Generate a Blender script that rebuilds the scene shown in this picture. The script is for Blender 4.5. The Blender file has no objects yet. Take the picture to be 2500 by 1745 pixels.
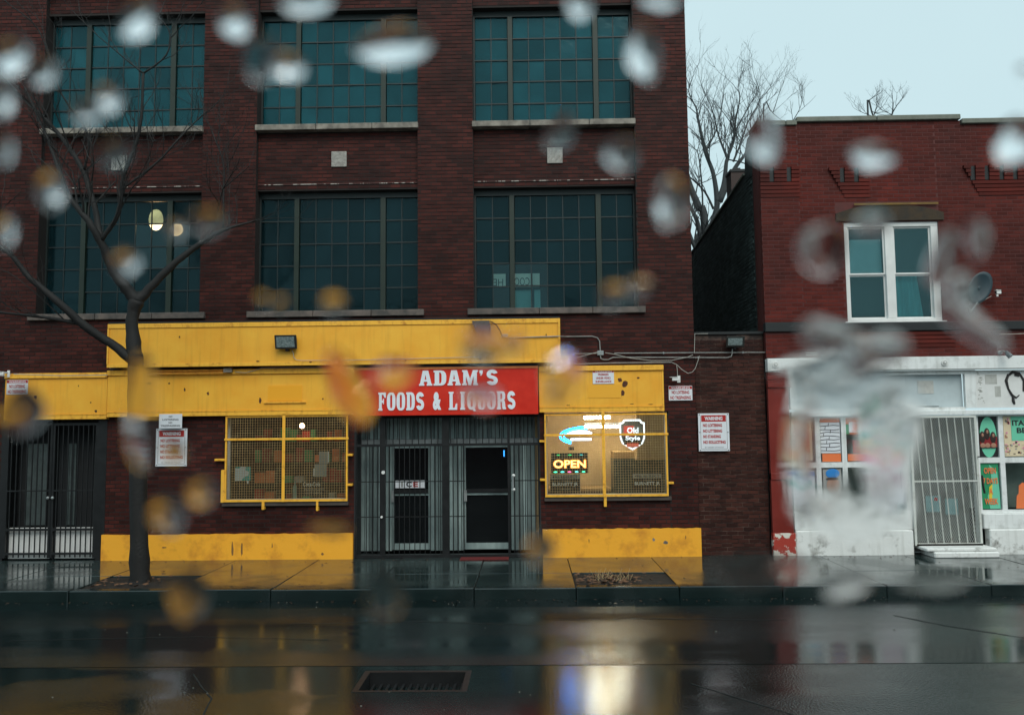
import bpy, bmesh, math, random
from mathutils import Vector, Matrix
random.seed(7)
S = bpy.context.scene
COL = S.collection
# ------------------------------------------------------------------ camera
cd = bpy.data.cameras.new('camera'); cam = bpy.data.objects.new('camera', cd); COL.objects.link(cam)
CP = Vector((0.0, -16.0, 2.44))
CM = Matrix([[0.999748, 0.012055, 0.018935], [0.019858, -0.08172, -0.996457], [-0.010465, 0.996582, -0.081939]])
cam.matrix_world = Matrix.Translation(CP) @ CM.to_4x4()
cd.sensor_width = 36.0; cd.lens = 29.52; cd.clip_start = 0.01; cd.clip_end = 1000
cd.dof.use_dof = True; cd.dof.focus_distance = 16.3; cd.dof.aperture_fstop = 5.2
S.camera = cam
# ------------------------------------------------------------------ world, sun, exposure
W = bpy.data.worlds.new('World'); S.world = W; W.use_nodes = True
nt = W.node_tree; nt.nodes.clear()
sky = nt.nodes.new('ShaderNodeTexSky'); sky.sky_type = 'NISHITA'; sky.sun_disc = False
sky.sun_elevation = math.radians(48); sky.sun_rotation = math.radians(165); sky.dust_density = 4.0; sky.air_density = 1.5
tc = nt.nodes.new('ShaderNodeTexCoord'); ns = nt.nodes.new('ShaderNodeTexNoise'); ns.inputs['Scale'].default_value = 1.6; ns.inputs['Detail'].default_value = 4
rp = nt.nodes.new('ShaderNodeValToRGB')
rp.color_ramp.elements[0].position = .3; rp.color_ramp.elements[0].color = (4.15, 5.5, 5.85, 1)
rp.color_ramp.elements[1].position = .75; rp.color_ramp.elements[1].color = (4.6, 6.0, 6.3, 1)
mx = nt.nodes.new('ShaderNodeMix'); mx.data_type = 'RGBA'; mx.inputs['Factor'].default_value = .93
bg = nt.nodes.new('ShaderNodeBackground'); bg.inputs['Strength'].default_value = 0.1
wo = nt.nodes.new('ShaderNodeOutputWorld')
nt.links.new(tc.outputs['Generated'], ns.inputs['Vector']); nt.links.new(ns.outputs['Fac'], rp.inputs['Fac'])
nt.links.new(sky.outputs['Color'], mx.inputs['A']); nt.links.new(rp.outputs['Color'], mx.inputs['B'])
nt.links.new(mx.outputs['Result'], bg.inputs['Color']); nt.links.new(bg.outputs['Background'], wo.inputs['Surface'])
sl = bpy.data.lights.new('sun', 'SUN'); sl.energy = 1.2; sl.angle = math.radians(40); sl.color = (1.0, .97, .9)
so = bpy.data.objects.new('sun', sl); COL.objects.link(so)
az, el = math.radians(165), math.radians(48)
sd = Vector((math.sin(az)*math.cos(el), math.cos(az)*math.cos(el), math.sin(el)))
so.rotation_euler = sd.to_track_quat('Z', 'Y').to_euler()
S.view_settings.view_transform = 'Standard'; S.view_settings.look = 'None'
S.view_settings.exposure = 0.5; S.view_settings.gamma = 1.0; S.view_settings.use_curve_mapping = False
S.render.engine = 'CYCLES'

# ------------------------------------------------------------------ materials
MATS = {}
def mat(name, col, rough=.6, metal=0.0, var=.0, vscale=6.0, col2=None, bump=0.0, bscale=40.0, spec=.5, coat=0.0, coatr=.05, isl=False, emit=None, es=0, stretch=None, pos=(.35, .7), streak=None):
    if name in MATS: return MATS[name]
    m = bpy.data.materials.new(name); m.use_nodes = True; t = m.node_tree; N = t.nodes; L = t.links
    b = N['Principled BSDF']
    b.inputs['Base Color'].default_value = (*col, 1); b.inputs['Roughness'].default_value = rough
    b.inputs['Metallic'].default_value = metal; b.inputs['Specular IOR Level'].default_value = spec
    b.inputs['Coat Weight'].default_value = coat; b.inputs['Coat Roughness'].default_value = coatr
    if emit: b.inputs['Emission Color'].default_value = (*emit, 1); b.inputs['Emission Strength'].default_value = es
    tc = N.new('ShaderNodeTexCoord'); mp = N.new('ShaderNodeMapping'); L.new(tc.outputs['Object'], mp.inputs['Vector'])
    if isl:   # pieces far apart take their own tone from world position
        ge = N.new('ShaderNodeNewGeometry'); L.new(ge.outputs['Position'], mp.inputs['Vector'])
    if stretch: mp.inputs['Scale'].default_value = stretch
    if col2 or var:
        n = N.new('ShaderNodeTexNoise'); n.inputs['Scale'].default_value = vscale; n.inputs['Detail'].default_value = 7; n.inputs['Roughness'].default_value = .65
        L.new(mp.outputs['Vector'], n.inputs['Vector'])
        r = N.new('ShaderNodeValToRGB'); L.new(n.outputs['Fac'], r.inputs['Fac'])
        r.color_ramp.elements[0].position = pos[0]; r.color_ramp.elements[1].position = pos[1]
        c2 = col2 or tuple(c*(1-var) for c in col)
        r.color_ramp.elements[0].color = (*c2, 1); r.color_ramp.elements[1].color = (*col, 1)
        out = r.outputs['Color']
        if streak:
            mp2 = N.new('ShaderNodeMapping'); mp2.inputs['Scale'].default_value = (9, 9, .55); gp = N.new('ShaderNodeNewGeometry'); L.new(gp.outputs['Position'], mp2.inputs['Vector'])
            n4 = N.new('ShaderNodeTexNoise'); n4.inputs['Scale'].default_value = 1.6; n4.inputs['Detail'].default_value = 6; L.new(mp2.outputs['Vector'], n4.inputs['Vector'])
            m4 = N.new('ShaderNodeMapRange'); m4.inputs['From Min'].default_value = .52; m4.inputs['From Max'].default_value = .78; m4.inputs['To Max'].default_value = .42; L.new(n4.outputs['Fac'], m4.inputs['Value'])
            mc = N.new('ShaderNodeMix'); mc.data_type = 'RGBA'; L.new(m4.outputs['Result'], mc.inputs['Factor']); L.new(out, mc.inputs['A']); mc.inputs['B'].default_value = (*streak, 1); out = mc.outputs['Result']
        if isl:
            ge2 = N.new('ShaderNodeNewGeometry'); oi = N.new('ShaderNodeObjectInfo')
            ad = N.new('ShaderNodeMath'); ad.operation = 'ADD'; L.new(ge2.outputs['Random Per Island'], ad.inputs[0]); L.new(oi.outputs['Random'], ad.inputs[1])
            fr = N.new('ShaderNodeMath'); fr.operation = 'FRACT'; L.new(ad.outputs[0], fr.inputs[0])
            mr = N.new('ShaderNodeMapRange'); mr.inputs['To Min'].default_value = .58; mr.inputs['To Max'].default_value = 1.35+0*(name != 'red_painted_brick'); L.new(fr.outputs[0], mr.inputs['Value'])
            vm = N.new('ShaderNodeVectorMath'); vm.operation = 'SCALE'; L.new(out, vm.inputs[0]); L.new(mr.outputs['Result'], vm.inputs['Scale'])
            out = vm.outputs['Vector']
        L.new(out, b.inputs['Base Color'])
        mr2 = N.new('ShaderNodeMapRange'); mr2.inputs['To Min'].default_value = max(.02, rough-.12); mr2.inputs['To Max'].default_value = min(1, rough+.12)
        L.new(n.outputs['Fac'], mr2.inputs['Value']); L.new(mr2.outputs['Result'], b.inputs['Roughness'])
    if bump:
        n2 = N.new('ShaderNodeTexNoise'); n2.inputs['Scale'].default_value = bscale; n2.inputs['Detail'].default_value = 6
        L.new(mp.outputs['Vector'], n2.inputs['Vector'])
        bu = N.new('ShaderNodeBump'); bu.inputs['Strength'].default_value = bump; bu.inputs['Distance'].default_value = .01
        L.new(n2.outputs['Fac'], bu.inputs['Height']); L.new(bu.outputs['Normal'], b.inputs['Normal'])
    MATS[name] = m; return m
def emis(name, col, s):
    if name in MATS: return MATS[name]
    return mat(name, (.1, .1, .1), .5, emit=col, es=s)
brick = mat('dark_brick', (.078, .016, .0115), .6, var=.6, vscale=.9, isl=True, streak=(.020, .011, .011), bump=.35, bscale=60, spec=.18)
rbrick = mat('red_painted_brick', (.140, .022, .016), .6, col2=(.065, .017, .014), vscale=.8, isl=True, streak=(.05, .016, .015), bump=.3, bscale=50, spec=.1)
MATS['infill'] = mat('brown_brick', (.070, .021, .014), .6, col2=(.030, .010, .008), vscale=1.1, isl=True, bump=.4, bscale=60, spec=.18)
ibrick = MATS['infill']
for mm in (rbrick,):
    for n in mm.node_tree.nodes:
        if n.type == 'MAP_RANGE' and abs(n.inputs['To Max'].default_value-1.35) < .01: n.inputs['To Min'].default_value = .78; n.inputs['To Max'].default_value = 1.2
mortar = mat('mortar', (.020, .013, .011), .85, var=.4, vscale=3)
imortar = mat('pale_mortar', (.11, .065, .05), .85, col2=(.02, .011, .009), vscale=5, pos=(.45, .62))
rmortar = mat('red_paint_mortar', (.11, .018, .014), .7, var=.4, vscale=3)
stone = mat('stained_limestone', (.34, .30, .25), .6, col2=(.10, .085, .07), vscale=5, bump=.3)
yel = mat('yellow_paint', (.95, .50, .050), .42, col2=(.90, .41, .035), vscale=2.2, bump=.12, bscale=25, spec=.4, streak=(.62, .27, .03))
yelw = mat('weathered_yellow_paint', (.95, .49, .05), .45, col2=(.50, .18, .025), vscale=9, bump=.35, bscale=18, spec=.4, pos=(.25, .47), streak=(.45, .16, .02))
redp = mat('red_sign_paint', (.72, .035, .015), .35, col2=(.60, .022, .010), vscale=3, bump=.05, spec=.45)
white = mat('white_paint', (.80, .80, .78), .45, var=.12, vscale=4)
dwhite = mat('dirty_white_paint', (.80, .82, .81), .5, col2=(.45, .46, .44), vscale=3.5, bump=.25, bscale=14, pos=(.22, .5), streak=(.42, .43, .40))
rwhite = mat('peeling_white_render', (.78, .79, .77), .6, col2=(.13, .12, .10), vscale=3.2, bump=.6, bscale=10, pos=(.30, .45), streak=(.42, .42, .38))
peel = mat('peeling_red_and_white_paint', (.70, .66, .58), .6, col2=(.38, .035, .02), vscale=4.5, bump=.4, pos=(.52, .56))
black = mat('black_steel', (.012, .013, .014), .4, var=.3)
dark = mat('dark_interior', (.02, .022, .024), .9)
rust = mat('rust_stain', (.16, .045, .012), .8, col2=(.03, .012, .008), vscale=20)
steel = mat('galvanised_steel', (.42, .45, .45), .45, .6, var=.35, vscale=8)
alu = mat('dull_aluminium_siding', (.40, .50, .48), .45, .2, col2=(.17, .23, .23), vscale=3, stretch=(1, 1, .25), isl=True)
greenmul = mat('green_mullion_paint', (.010, .024, .015), .5, var=.3)
mun = mat('black_muntin', (.012, .02, .02), .5)
bark = mat("wet_bark", (.009, .0085, .008), .75, var=.5, vscale=12, bump=.8, bscale=30)
bark2 = mat('hazed_bark', (.035, .042, .045), .8)  # bark colour lightened to put distance haze on the far trees
soil = mat('wet_soil', (.018, .012, .008), .8, var=.6, vscale=14, bump=.9, bscale=30)
litter = mat('fallen_leaf_litter', (.16, .075, .035), .7, isl=True, var=.5, vscale=3)
conduitm = mat('zinc_conduit', (.42, .42, .40), .4, .3, var=.35, vscale=6)
yconduit = mat('painted_conduit', (.80, .34, .05), .5, var=.45, vscale=8)
cablem = mat('grey_cable', (.40, .38, .34), .6)
blackc = mat('black_cable', (.02, .018, .018), .5)
coping = mat('clay_coping', (.20, .205, .175), .6, col2=(.12, .13, .10), vscale=5)
stringc = mat('black_course_and_slot_shade', (.012, .016, .018), .6, var=.4)
moss = mat('mossy_stone', (.065, .038, .016), .8, col2=(.020, .016, .012), vscale=4, bump=.5)
sidew = mat('alley_shaded_side_wall', (.035, .048, .046), .7, var=.5, vscale=1.2, bump=.4, bscale=14)  # alley shade is put into this dark green-grey wall colour
tan = mat('tan_interior_wall', (.62, .42, .20), .8, var=.15, vscale=3)
ltan = mat('brown_board', (.40, .24, .09), .8)
shelfm = mat('shop_stock', (.20, .055, .03), .6, col2=(.015, .03, .02), vscale=14, pos=(.45, .55))
for nm, c in dict(sign_white=(.74, .76, .80), sign_red=(.42, .015, .012), ink=(.02, .02, .025), green=(.02, .28, .12), mint=(.16, .60, .40), orange=(.85, .20, .06), paper=(.62, .60, .52), skin=(.40, .20, .13), teal=(.05, .45, .42), pink=(.75, .30, .42), blue=(.02, .22, .60), cream=(.75, .62, .42), blackp=(.01, .01, .012), maroon=(.25, .01, .015), grey=(.32, .32, .31), hair=(.03, .015, .012), yellowink=(.8, .6, .05), purple=(.30, .04, .14)).items():
    MATS[nm] = mat('print_'+nm, c, .5)
hairm = MATS['hair']

def wetmat(name, col, col2, r0, r1, vscale, bump, bscale, pud=.5, spec=.5, ior=1.45, stretch=(1, 1, 1), bd=.01):
    m = bpy.data.materials.new(name); m.use_nodes = True; t = m.node_tree; N = t.nodes; L = t.links; b = N['Principled BSDF']
    g = N.new('ShaderNodeNewGeometry'); mp = N.new('ShaderNodeMapping'); mp.inputs['Scale'].default_value = stretch; L.new(g.outputs['Position'], mp.inputs['Vector'])
    n = N.new('ShaderNodeTexNoise'); n.inputs['Scale'].default_value = vscale; n.inputs['Detail'].default_value = 8; n.inputs['Roughness'].default_value = .6; L.new(mp.outputs['Vector'], n.inputs['Vector'])
    r = N.new('ShaderNodeValToRGB'); r.color_ramp.elements[0].position = .35; r.color_ramp.elements[1].position = .7
    r.color_ramp.elements[0].color = (*col2, 1); r.color_ramp.elements[1].color = (*col, 1); L.new(n.outputs['Fac'], r.inputs['Fac']); L.new(r.outputs['Color'], b.inputs['Base Color'])
    n3 = N.new('ShaderNodeTexNoise'); n3.inputs['Scale'].default_value = vscale*.7; n3.inputs['Detail'].default_value = 3; n3.noise_dimensions = '4D'; n3.inputs['W'].default_value = 4.2; L.new(mp.outputs['Vector'], n3.inputs['Vector'])
    mr = N.new('ShaderNodeMapRange'); mr.inputs['From Min'].default_value = pud-.07; mr.inputs['From Max'].default_value = pud+.1; mr.inputs['To Min'].default_value = r0; mr.inputs['To Max'].default_value = r1
    L.new(n3.outputs['Fac'], mr.inputs['Value']); L.new(mr.outputs['Result'], b.inputs['Roughness'])
    b.inputs['IOR'].default_value = ior; b.inputs['Specular IOR Level'].default_value = spec
    n2 = N.new('ShaderNodeTexNoise'); n2.inputs['Scale'].default_value = bscale; n2.inputs['Detail'].default_value = 5; L.new(g.outputs['Position'], n2.inputs['Vector'])
    bu = N.new('ShaderNodeBump'); bu.inputs['Distance'].default_value = bd
    mr3 = N.new('ShaderNodeMapRange'); mr3.inputs['From Min'].default_value = pud-.07; mr3.inputs['From Max'].default_value = pud+.1; mr3.inputs['To Min'].default_value = bump*.12; mr3.inputs['To Max'].default_value = bump
    L.new(n3.outputs['Fac'], mr3.inputs['Value']); L.new(mr3.outputs['Result'], bu.inputs['Strength']); L.new(n2.outputs['Fac'], bu.inputs['Height'])
    L.new(bu.outputs['Normal'], b.inputs['Normal'])
    MATS[name] = m; return m
wetwalk = wetmat('wet_concrete', (.030, .046, .044), (.016, .027, .027), .05, .24, 1.3, .20, 24, pud=.50, ior=1.65)
wetroad = wetmat('wet_asphalt', (.005, .0145, .015), (.003, .009, .0095), .10, .20, 1.1, .34, 60, pud=.50, ior=1.85, stretch=(.16, 1, 1))
rough_road = wetmat('coarse_wet_asphalt', (.006, .0155, .0155), (.003, .009, .009), .10, .20, .9, .48, 40, pud=.50, ior=1.85, stretch=(.5, 1, 1), bd=.022)
wetgut = wetmat('wet_gutter_concrete', (.006, .014, .0145), (.004, .009, .0095), .12, .28, .8, .16, 20, pud=.52, ior=1.8, stretch=(.25, 1, 1))

wetkerb = wetmat('wet_kerb', (.012, .024, .024), (.007, .014, .014), .10, .30, 1.3, .5, 24, pud=.50, ior=1.6)
def glassmat(name, tint=(.8, .9, .9), grime=.1, gcol=(.05, .12, .12), rough=.05, fres=1.5, bump=.0):
    m = bpy.data.materials.new(name); m.use_nodes = True; t = m.node_tree; N = t.nodes; L = t.links; N.clear()
    o = N.new('ShaderNodeOutputMaterial'); tr = N.new('ShaderNodeBsdfTransparent'); tr.inputs['Color'].default_value = (*tint, 1)
    gl = N.new('ShaderNodeBsdfGlossy'); gl.inputs['Roughness'].default_value = rough; gl.inputs['Color'].default_value = (.6, .92, 1, 1)
    df = N.new('ShaderNodeBsdfDiffuse')
    g = N.new('ShaderNodeNewGeometry'); oi = N.new('ShaderNodeObjectInfo')
    n = N.new('ShaderNodeTexNoise'); n.inputs['Scale'].default_value = 2.5; n.inputs['Detail'].default_value = 6; L.new(g.outputs['Position'], n.inputs['Vector'])
    mr = N.new('ShaderNodeMapRange'); mr.inputs['From Min'].default_value = .3; mr.inputs['From Max'].default_value = .7; mr.inputs['To Min'].default_value = grime*.75; mr.inputs['To Max'].default_value = min(1, grime*1.2); L.new(n.outputs['Fac'], mr.inputs['Value'])
    mv = N.new('ShaderNodeMapRange'); mv.inputs['To Min'].default_value = .68; mv.inputs['To Max'].default_value = 1.3; L.new(oi.outputs['Random'], mv.inputs['Value'])
    vs = N.new('ShaderNodeVectorMath'); vs.operation = 'SCALE'; vs.inputs[0].default_value = gcol; L.new(mv.outputs['Result'], vs.inputs['Scale']); L.new(vs.outputs['Vector'], df.inputs['Color'])
    fr = N.new('ShaderNodeFresnel'); fr.inputs['IOR'].default_value = fres
    m1 = N.new('ShaderNodeMixShader'); L.new(mr.outputs['Result'], m1.inputs['Fac']); L.new(tr.outputs[0], m1.inputs[1]); L.new(df.outputs[0], m1.inputs[2])
    m2 = N.new('ShaderNodeMixShader'); L.new(fr.outputs[0], m2.inputs['Fac']); L.new(m1.outputs[0], m2.inputs[1]); L.new(gl.outputs[0], m2.inputs[2])
    if bump:
        n2 = N.new('ShaderNodeTexNoise'); n2.inputs['Scale'].default_value = 7; L.new(g.outputs['Position'], n2.inputs['Vector'])
        bu = N.new('ShaderNodeBump'); bu.inputs['Strength'].default_value = bump; bu.inputs['Distance'].default_value = .01; L.new(n2.outputs['Fac'], bu.inputs['Height'])
        L.new(bu.outputs['Normal'], gl.inputs['Normal'])
    L.new(m2.outputs[0], o.inputs['Surface']); MATS[name] = m; return m
pane_mat = glassmat('grimy_glass_bright_sky', (.55, .75, .75), .60, (.014, .090, .110), .12, 1.36, .25)  # grime tint brightened to carry the high sky these panes mirror
pane_low = glassmat('grimy_glass_dim_view', (.55, .75, .75), .60, (.007, .024, .030), .12, 1.30, .25)  # same glass, colour darkened for the dimmer view mirrored lower down
pane_clear = glassmat('wiped_factory_glass', (.8, .92, .92), .08, (.02, .06, .07), .05, 1.4)
shopglass = glassmat('shop_glass', (.92, .95, .93), .03, (.1, .1, .1), .03, 1.4)
dimglass = glassmat('dim_house_glass', (.75, .9, .9), .12, (.05, .12, .12), .04, 1.5)
wm = bpy.data.materials.new('rain_water'); wm.use_nodes = True
wb = wm.node_tree.nodes['Principled BSDF']; wb.inputs['Transmission Weight'].default_value = 1; wb.inputs['IOR'].default_value = 1.33; wb.inputs['Roughness'].default_value = 0.0; wb.inputs['Base Color'].default_value = (1, 1, 1, 1)

# ------------------------------------------------------------------ geometry helpers
class MB:
    def __init__(s): s.v = []; s.f = []; s.smooth = False
    def box(s, x0, x1, y0, y1, z0, z1, back=True):
        b = len(s.v)
        s.v += [(x0, y0, z0), (x1, y0, z0), (x1, y1, z0), (x0, y1, z0), (x0, y0, z1), (x1, y0, z1), (x1, y1, z1), (x0, y1, z1)]
        s.f += [(b, b+1, b+5, b+4), (b+1, b+2, b+6, b+5), (b+3, b, b+4, b+7), (b+4, b+5, b+6, b+7), (b, b+3, b+2, b+1)]
        if back: s.f.append((b+2, b+3, b+7, b+6))
        return s
    def tube(s, pts, rad, n=6, cap=True):
        pts = [Vector(p) for p in pts]; rings = []
        if not hasattr(rad, '__len__'): rad = [rad]*len(pts)
        for i, p in enumerate(pts):
            d = (pts[min(i+1, len(pts)-1)]-pts[max(i-1, 0)])
            if d.length < 1e-9: d = Vector((0, 0, 1))
            d.normalize(); a = d.cross(Vector((.13, .97, .21))); a = a if a.length > .05 else d.cross(Vector((1, 0, 0))); a.normalize(); c = d.cross(a)
            b = len(s.v)
            for k in range(n):
                t = 2*math.pi*k/n; q = p+(a*math.cos(t)+c*math.sin(t))*rad[i]; s.v.append(tuple(q))
            rings.append(b)
        for i in range(len(rings)-1):
            for k in range(n): s.f.append((rings[i]+k, rings[i]+(k+1) % n, rings[i+1]+(k+1) % n, rings[i+1]+k))
        if cap: s.f.append(tuple(rings[0]+k for k in range(n))[::-1]); s.f.append(tuple(rings[-1]+k for k in range(n)))
        return s
    def ellip(s, c, r, nu=12, nv=8, rot=None):
        b = len(s.v); c = Vector(c)
        for j in range(nv+1):
            ph = math.pi*j/nv
            for i in range(nu):
                th = 2*math.pi*i/nu; q = Vector((r[0]*math.sin(ph)*math.cos(th), r[1]*math.sin(ph)*math.sin(th), r[2]*math.cos(ph)))
                if rot: q = rot @ q
                s.v.append(tuple(c+q))
        for j in range(nv):
            for i in range(nu): s.f.append((b+j*nu+i, b+j*nu+(i+1) % nu, b+(j+1)*nu+(i+1) % nu, b+(j+1)*nu+i))
        return s
    def quadplane(s, pts):
        b = len(s.v); s.v += [tuple(p) for p in pts]; s.f.append(tuple(range(b, b+len(pts)))); return s
    def prism(s, pts, y0, y1):   # outline in x,z extruded along y
        b = len(s.v); n = len(pts)
        s.v += [(x, y0, z) for x, z in pts]+[(x, y1, z) for x, z in pts]
        s.f.append(tuple(range(b, b+n))); s.f.append(tuple(range(b+n, b+2*n))[::-1])
        for i in range(n): j = (i+1) % n; s.f.append((b+j, b+i, b+n+i, b+n+j))
        return s
    def build(s, name, m, parent=None, bevel=0, smooth=False, kind=None):
        me = bpy.data.meshes.new(name); me.from_pydata(s.v, [], s.f); me.validate()
        bm = bmesh.new(); bm.from_mesh(me)
        bmesh.ops.recalc_face_normals(bm, faces=bm.faces)
        if bevel: bmesh.ops.bevel(bm, geom=bm.edges[:], offset=bevel, segments=1, affect='EDGES', profile=.5)
        bm.to_mesh(me); bm.free()
        if smooth:
            for p in me.polygons: p.use_smooth = True
        me.materials.append(m)
        return link(name, me, parent, kind)
def link(name, me, parent=None, kind=None):
    o = bpy.data.objects.new(name, me); COL.objects.link(o)
    if parent: o.parent = parent
    if kind: o['kind'] = kind
    return o
def tag(o, label, cat, group=None):
    o['label'] = label; o['category'] = cat
    if group: o['group'] = group
    return o
def thing(name, label, cat, group=None):
    return tag(link(name, None), label, cat, group)
def B(name, m, parent, *a, bevel=0, kind=None): return MB().box(*a).build(name, m, parent, bevel, kind=kind)

def text(s, x0, x1, z0, z1, y, m, parent, name='lettering', bold=.0, mirror=False, ext=.0012):
    c = bpy.data.curves.new('t', 'FONT'); c.body = s; c.size = 1; c.offset = bold; c.extrude = 0; c.resolution_u = 3; c.align_x = 'CENTER'
    c.space_line = .95
    o = bpy.data.objects.new('t', c); COL.objects.link(o)
    dg = bpy.context.evaluated_depsgraph_get(); me = bpy.data.meshes.new_from_object(o.evaluated_get(dg)); bpy.data.objects.remove(o); bpy.data.curves.remove(c)
    xs = [v.co.x for v in me.vertices]; ys = [v.co.y for v in me.vertices]; a, b2, c0, d = min(xs), max(xs), min(ys), max(ys)
    for v in me.vertices:
        u = (v.co.x-a)/(b2-a); w = (v.co.y-c0)/(d-c0)
        if mirror: u = 1-u
        v.co = (x0+u*(x1-x0), y, z0+w*(z1-z0))
    me.materials.clear(); me.materials.append(m); me.name = name
    return link(name, me, parent)

# bricks
BM = {}
def brick_mesh(l, d, m, h=.0635):
    k = (round(l, 2), d, m.name, h)
    if k not in BM:
        l = k[0]; me = bpy.data.meshes.new('brick'); b = MB().box(-l/2, l/2, 0, d, -h/2, h/2, back=False)
        e = .003   # worn arrises: the face is slightly smaller than the body
        b.v[0] = (-l/2+e, 0, -h/2+e); b.v[1] = (l/2-e, 0, -h/2+e); b.v[5] = (l/2-e, 0, h/2-e); b.v[4] = (-l/2+e, 0, h/2-e)
        for i in (2, 3, 6, 7): pass
        me.from_pydata(b.v, [], b.f); me.materials.append(m); BM[k] = me
    return BM[k]
def bricks(parent, rects, m, indiv, depth=.03, jit=.003, order='low', face='y', h=.0635, pitch=.075):
    L = []
    for (x0, x1, z0, z1, y) in rects:
        k0 = int(math.floor(z0/pitch)); k = k0
        while k*pitch < z1:
            za, zb = k*pitch+.005, k*pitch+.005+h
            if za < z0-.02 or zb > z1+.02: k += 1; continue
            ph = (0 if k % 2 else .1025); i = math.floor((x0-ph)/.205)
            while ph+i*.205 < x1:
                a, b = max(ph+i*.205+.0045, x0+.001), min(ph+(i+1)*.205-.0045, x1-.001)
                if b-a > .035: L.append(((a+b)/2, y+random.uniform(-jit, jit), (za+zb)/2, b-a))
                i += 1
            k += 1
    if order == 'low': L.sort(key=lambda q: (q[0]-CP.x)**2+(q[1]-CP.y)**2+(q[2]-CP.z)**2)
    for (x, y, z, l) in L[:indiv]:
        o = link('brick', brick_mesh(l, depth, m, h), parent); o.location = (x, y, z)
        o.rotation_euler = (random.uniform(-.006, .006), random.uniform(-.006, .006), random.uniform(-.006, .006))
    if L[indiv:]:
        mb = MB(); e = .003
        for (x, y, z, l) in L[indiv:]:
            b = len(mb.v); mb.box(x-l/2, x+l/2, y, y+depth, z-h/2, z+h/2, back=False)
            mb.v[b] = (x-l/2+e, y, z-h/2+e); mb.v[b+1] = (x+l/2-e, y, z-h/2+e); mb.v[b+5] = (x+l/2-e, y, z+h/2-e); mb.v[b+4] = (x-l/2+e, y, z+h/2-e)
        me = bpy.data.meshes.new('bricks'); me.from_pydata(mb.v, [], mb.f); me.materials.append(m); link('bricks', me, parent, 'stuff')
    return len(L)

# ================================================================== GROUND
def struct(o): o['kind'] = 'structure'; return o
g = struct(MB().box(-120, 120, -120, 160, -.40, -.30).build('ground', wetroad))
# road: smooth lane, coarse lane beyond the seam, with an opening for the drain grate
rd = struct(link('road', None))
MB().box(-60, 60, -6.58, -3.62, -.30, -.155).build('asphalt_lane', wetroad, rd)
m_ = MB(); m_.box(-60, -1.78, -7.52, -6.62, -.30, -.150); m_.box(-.64, 60, -7.52, -6.62, -.30, -.150); m_.box(-1.78, -.64, -6.80, -6.62, -.30, -.150); m_.box(-60, 60, -40, -7.52, -.30, -.150)
m_.build('coarse_lane', rough_road, rd)
MB().box(-60, 60, -6.62, -6.58, -.30, -.175).build('tar_seam', black, rd)
x = -60
while x < 60:
    l = 3.1; MB().box(x+.006, x+l-.006, -3.62, -3.07, -.30, -.158+random.uniform(-.002, .002)).build('gutter_slab', wetgut, rd); x += l
crk = mat('crack_black', (.004, .006, .006), .7)
def crack(pts, w, z, name='crack'):
    mb = MB()
    for i in range(len(pts)-1):
        (xa, ya), (xb, yb) = pts[i], pts[i+1]; n = 7
        for k in range(n):
            a = Vector((xa+(xb-xa)*k/n, ya+(yb-ya)*k/n+random.uniform(-.015, .015), z)); b = Vector((xa+(xb-xa)*(k+1)/n, ya+(yb-ya)*(k+1)/n+random.uniform(-.015, .015), z)); d = (b-a).normalized(); nn = Vector((-d.y, d.x, 0))*w*random.uniform(.5, 1)
            mb.quadplane([a-nn, b-nn, b+nn, a+nn])
    mb.build(name, crk, rd)
crack([(4.9, -4.3), (5.3, -4.9), (5.9, -5.5), (6.4, -5.7)], .016, -.151)
crack([(-6.5, -5.4), (-4.2, -5.25), (-2.5, -5.45)], .010, -.151); crack([(.3, -4.45), (1.6, -4.4), (3.4, -4.55)], .012, -.151); crack([(-3.2, -4.6), (-1.5, -4.5), (.1, -4.75)], .010, -.151)
crack([(-3.6, -6.9), (-3.1, -7.7), (-2.9, -8.6)], .010, -.1465); crack([(1.6, -7.3), (2.4, -8.3)], .010, -.1465)
stn = MB()
for k in range(90):
    x_, y_ = random.uniform(-6, 6), random.choice((random.uniform(-3.6, -3.15), random.uniform(-5.2, -3.6), random.uniform(-8.6, -7.2))); q = random.uniform(.004, .014); zb = -.158 if y_ > -3.6 else (-.156 if y_ > -7.1 else -.151)
    stn.box(x_, x_+q, y_, y_+q*1.4, zb, zb+q*.6)
stn.build('grit', mat('pale_grit', (.14, .13, .11), .6), rd, kind='stuff')
# drain
dr = thing('drain_grate', 'black sunken drain cover in the wet road in front of the shop door', 'drain')
f_ = MB(); f_.box(-1.78, -.64, -6.86, -6.80, -.30, -.146); f_.box(-1.78, -.64, -7.52, -7.47, -.30, -.146); f_.box(-1.78, -1.72, -7.47, -6.86, -.30, -.146); f_.box(-.70, -.64, -7.47, -6.86, -.30, -.146)
f_.build('frame', black, dr)
for i in range(13):
    xx = -1.68+i*.078; MB().box(xx, xx+.026, -7.468, -6.862, -.29, -.262).build('bar', black, dr)
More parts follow.
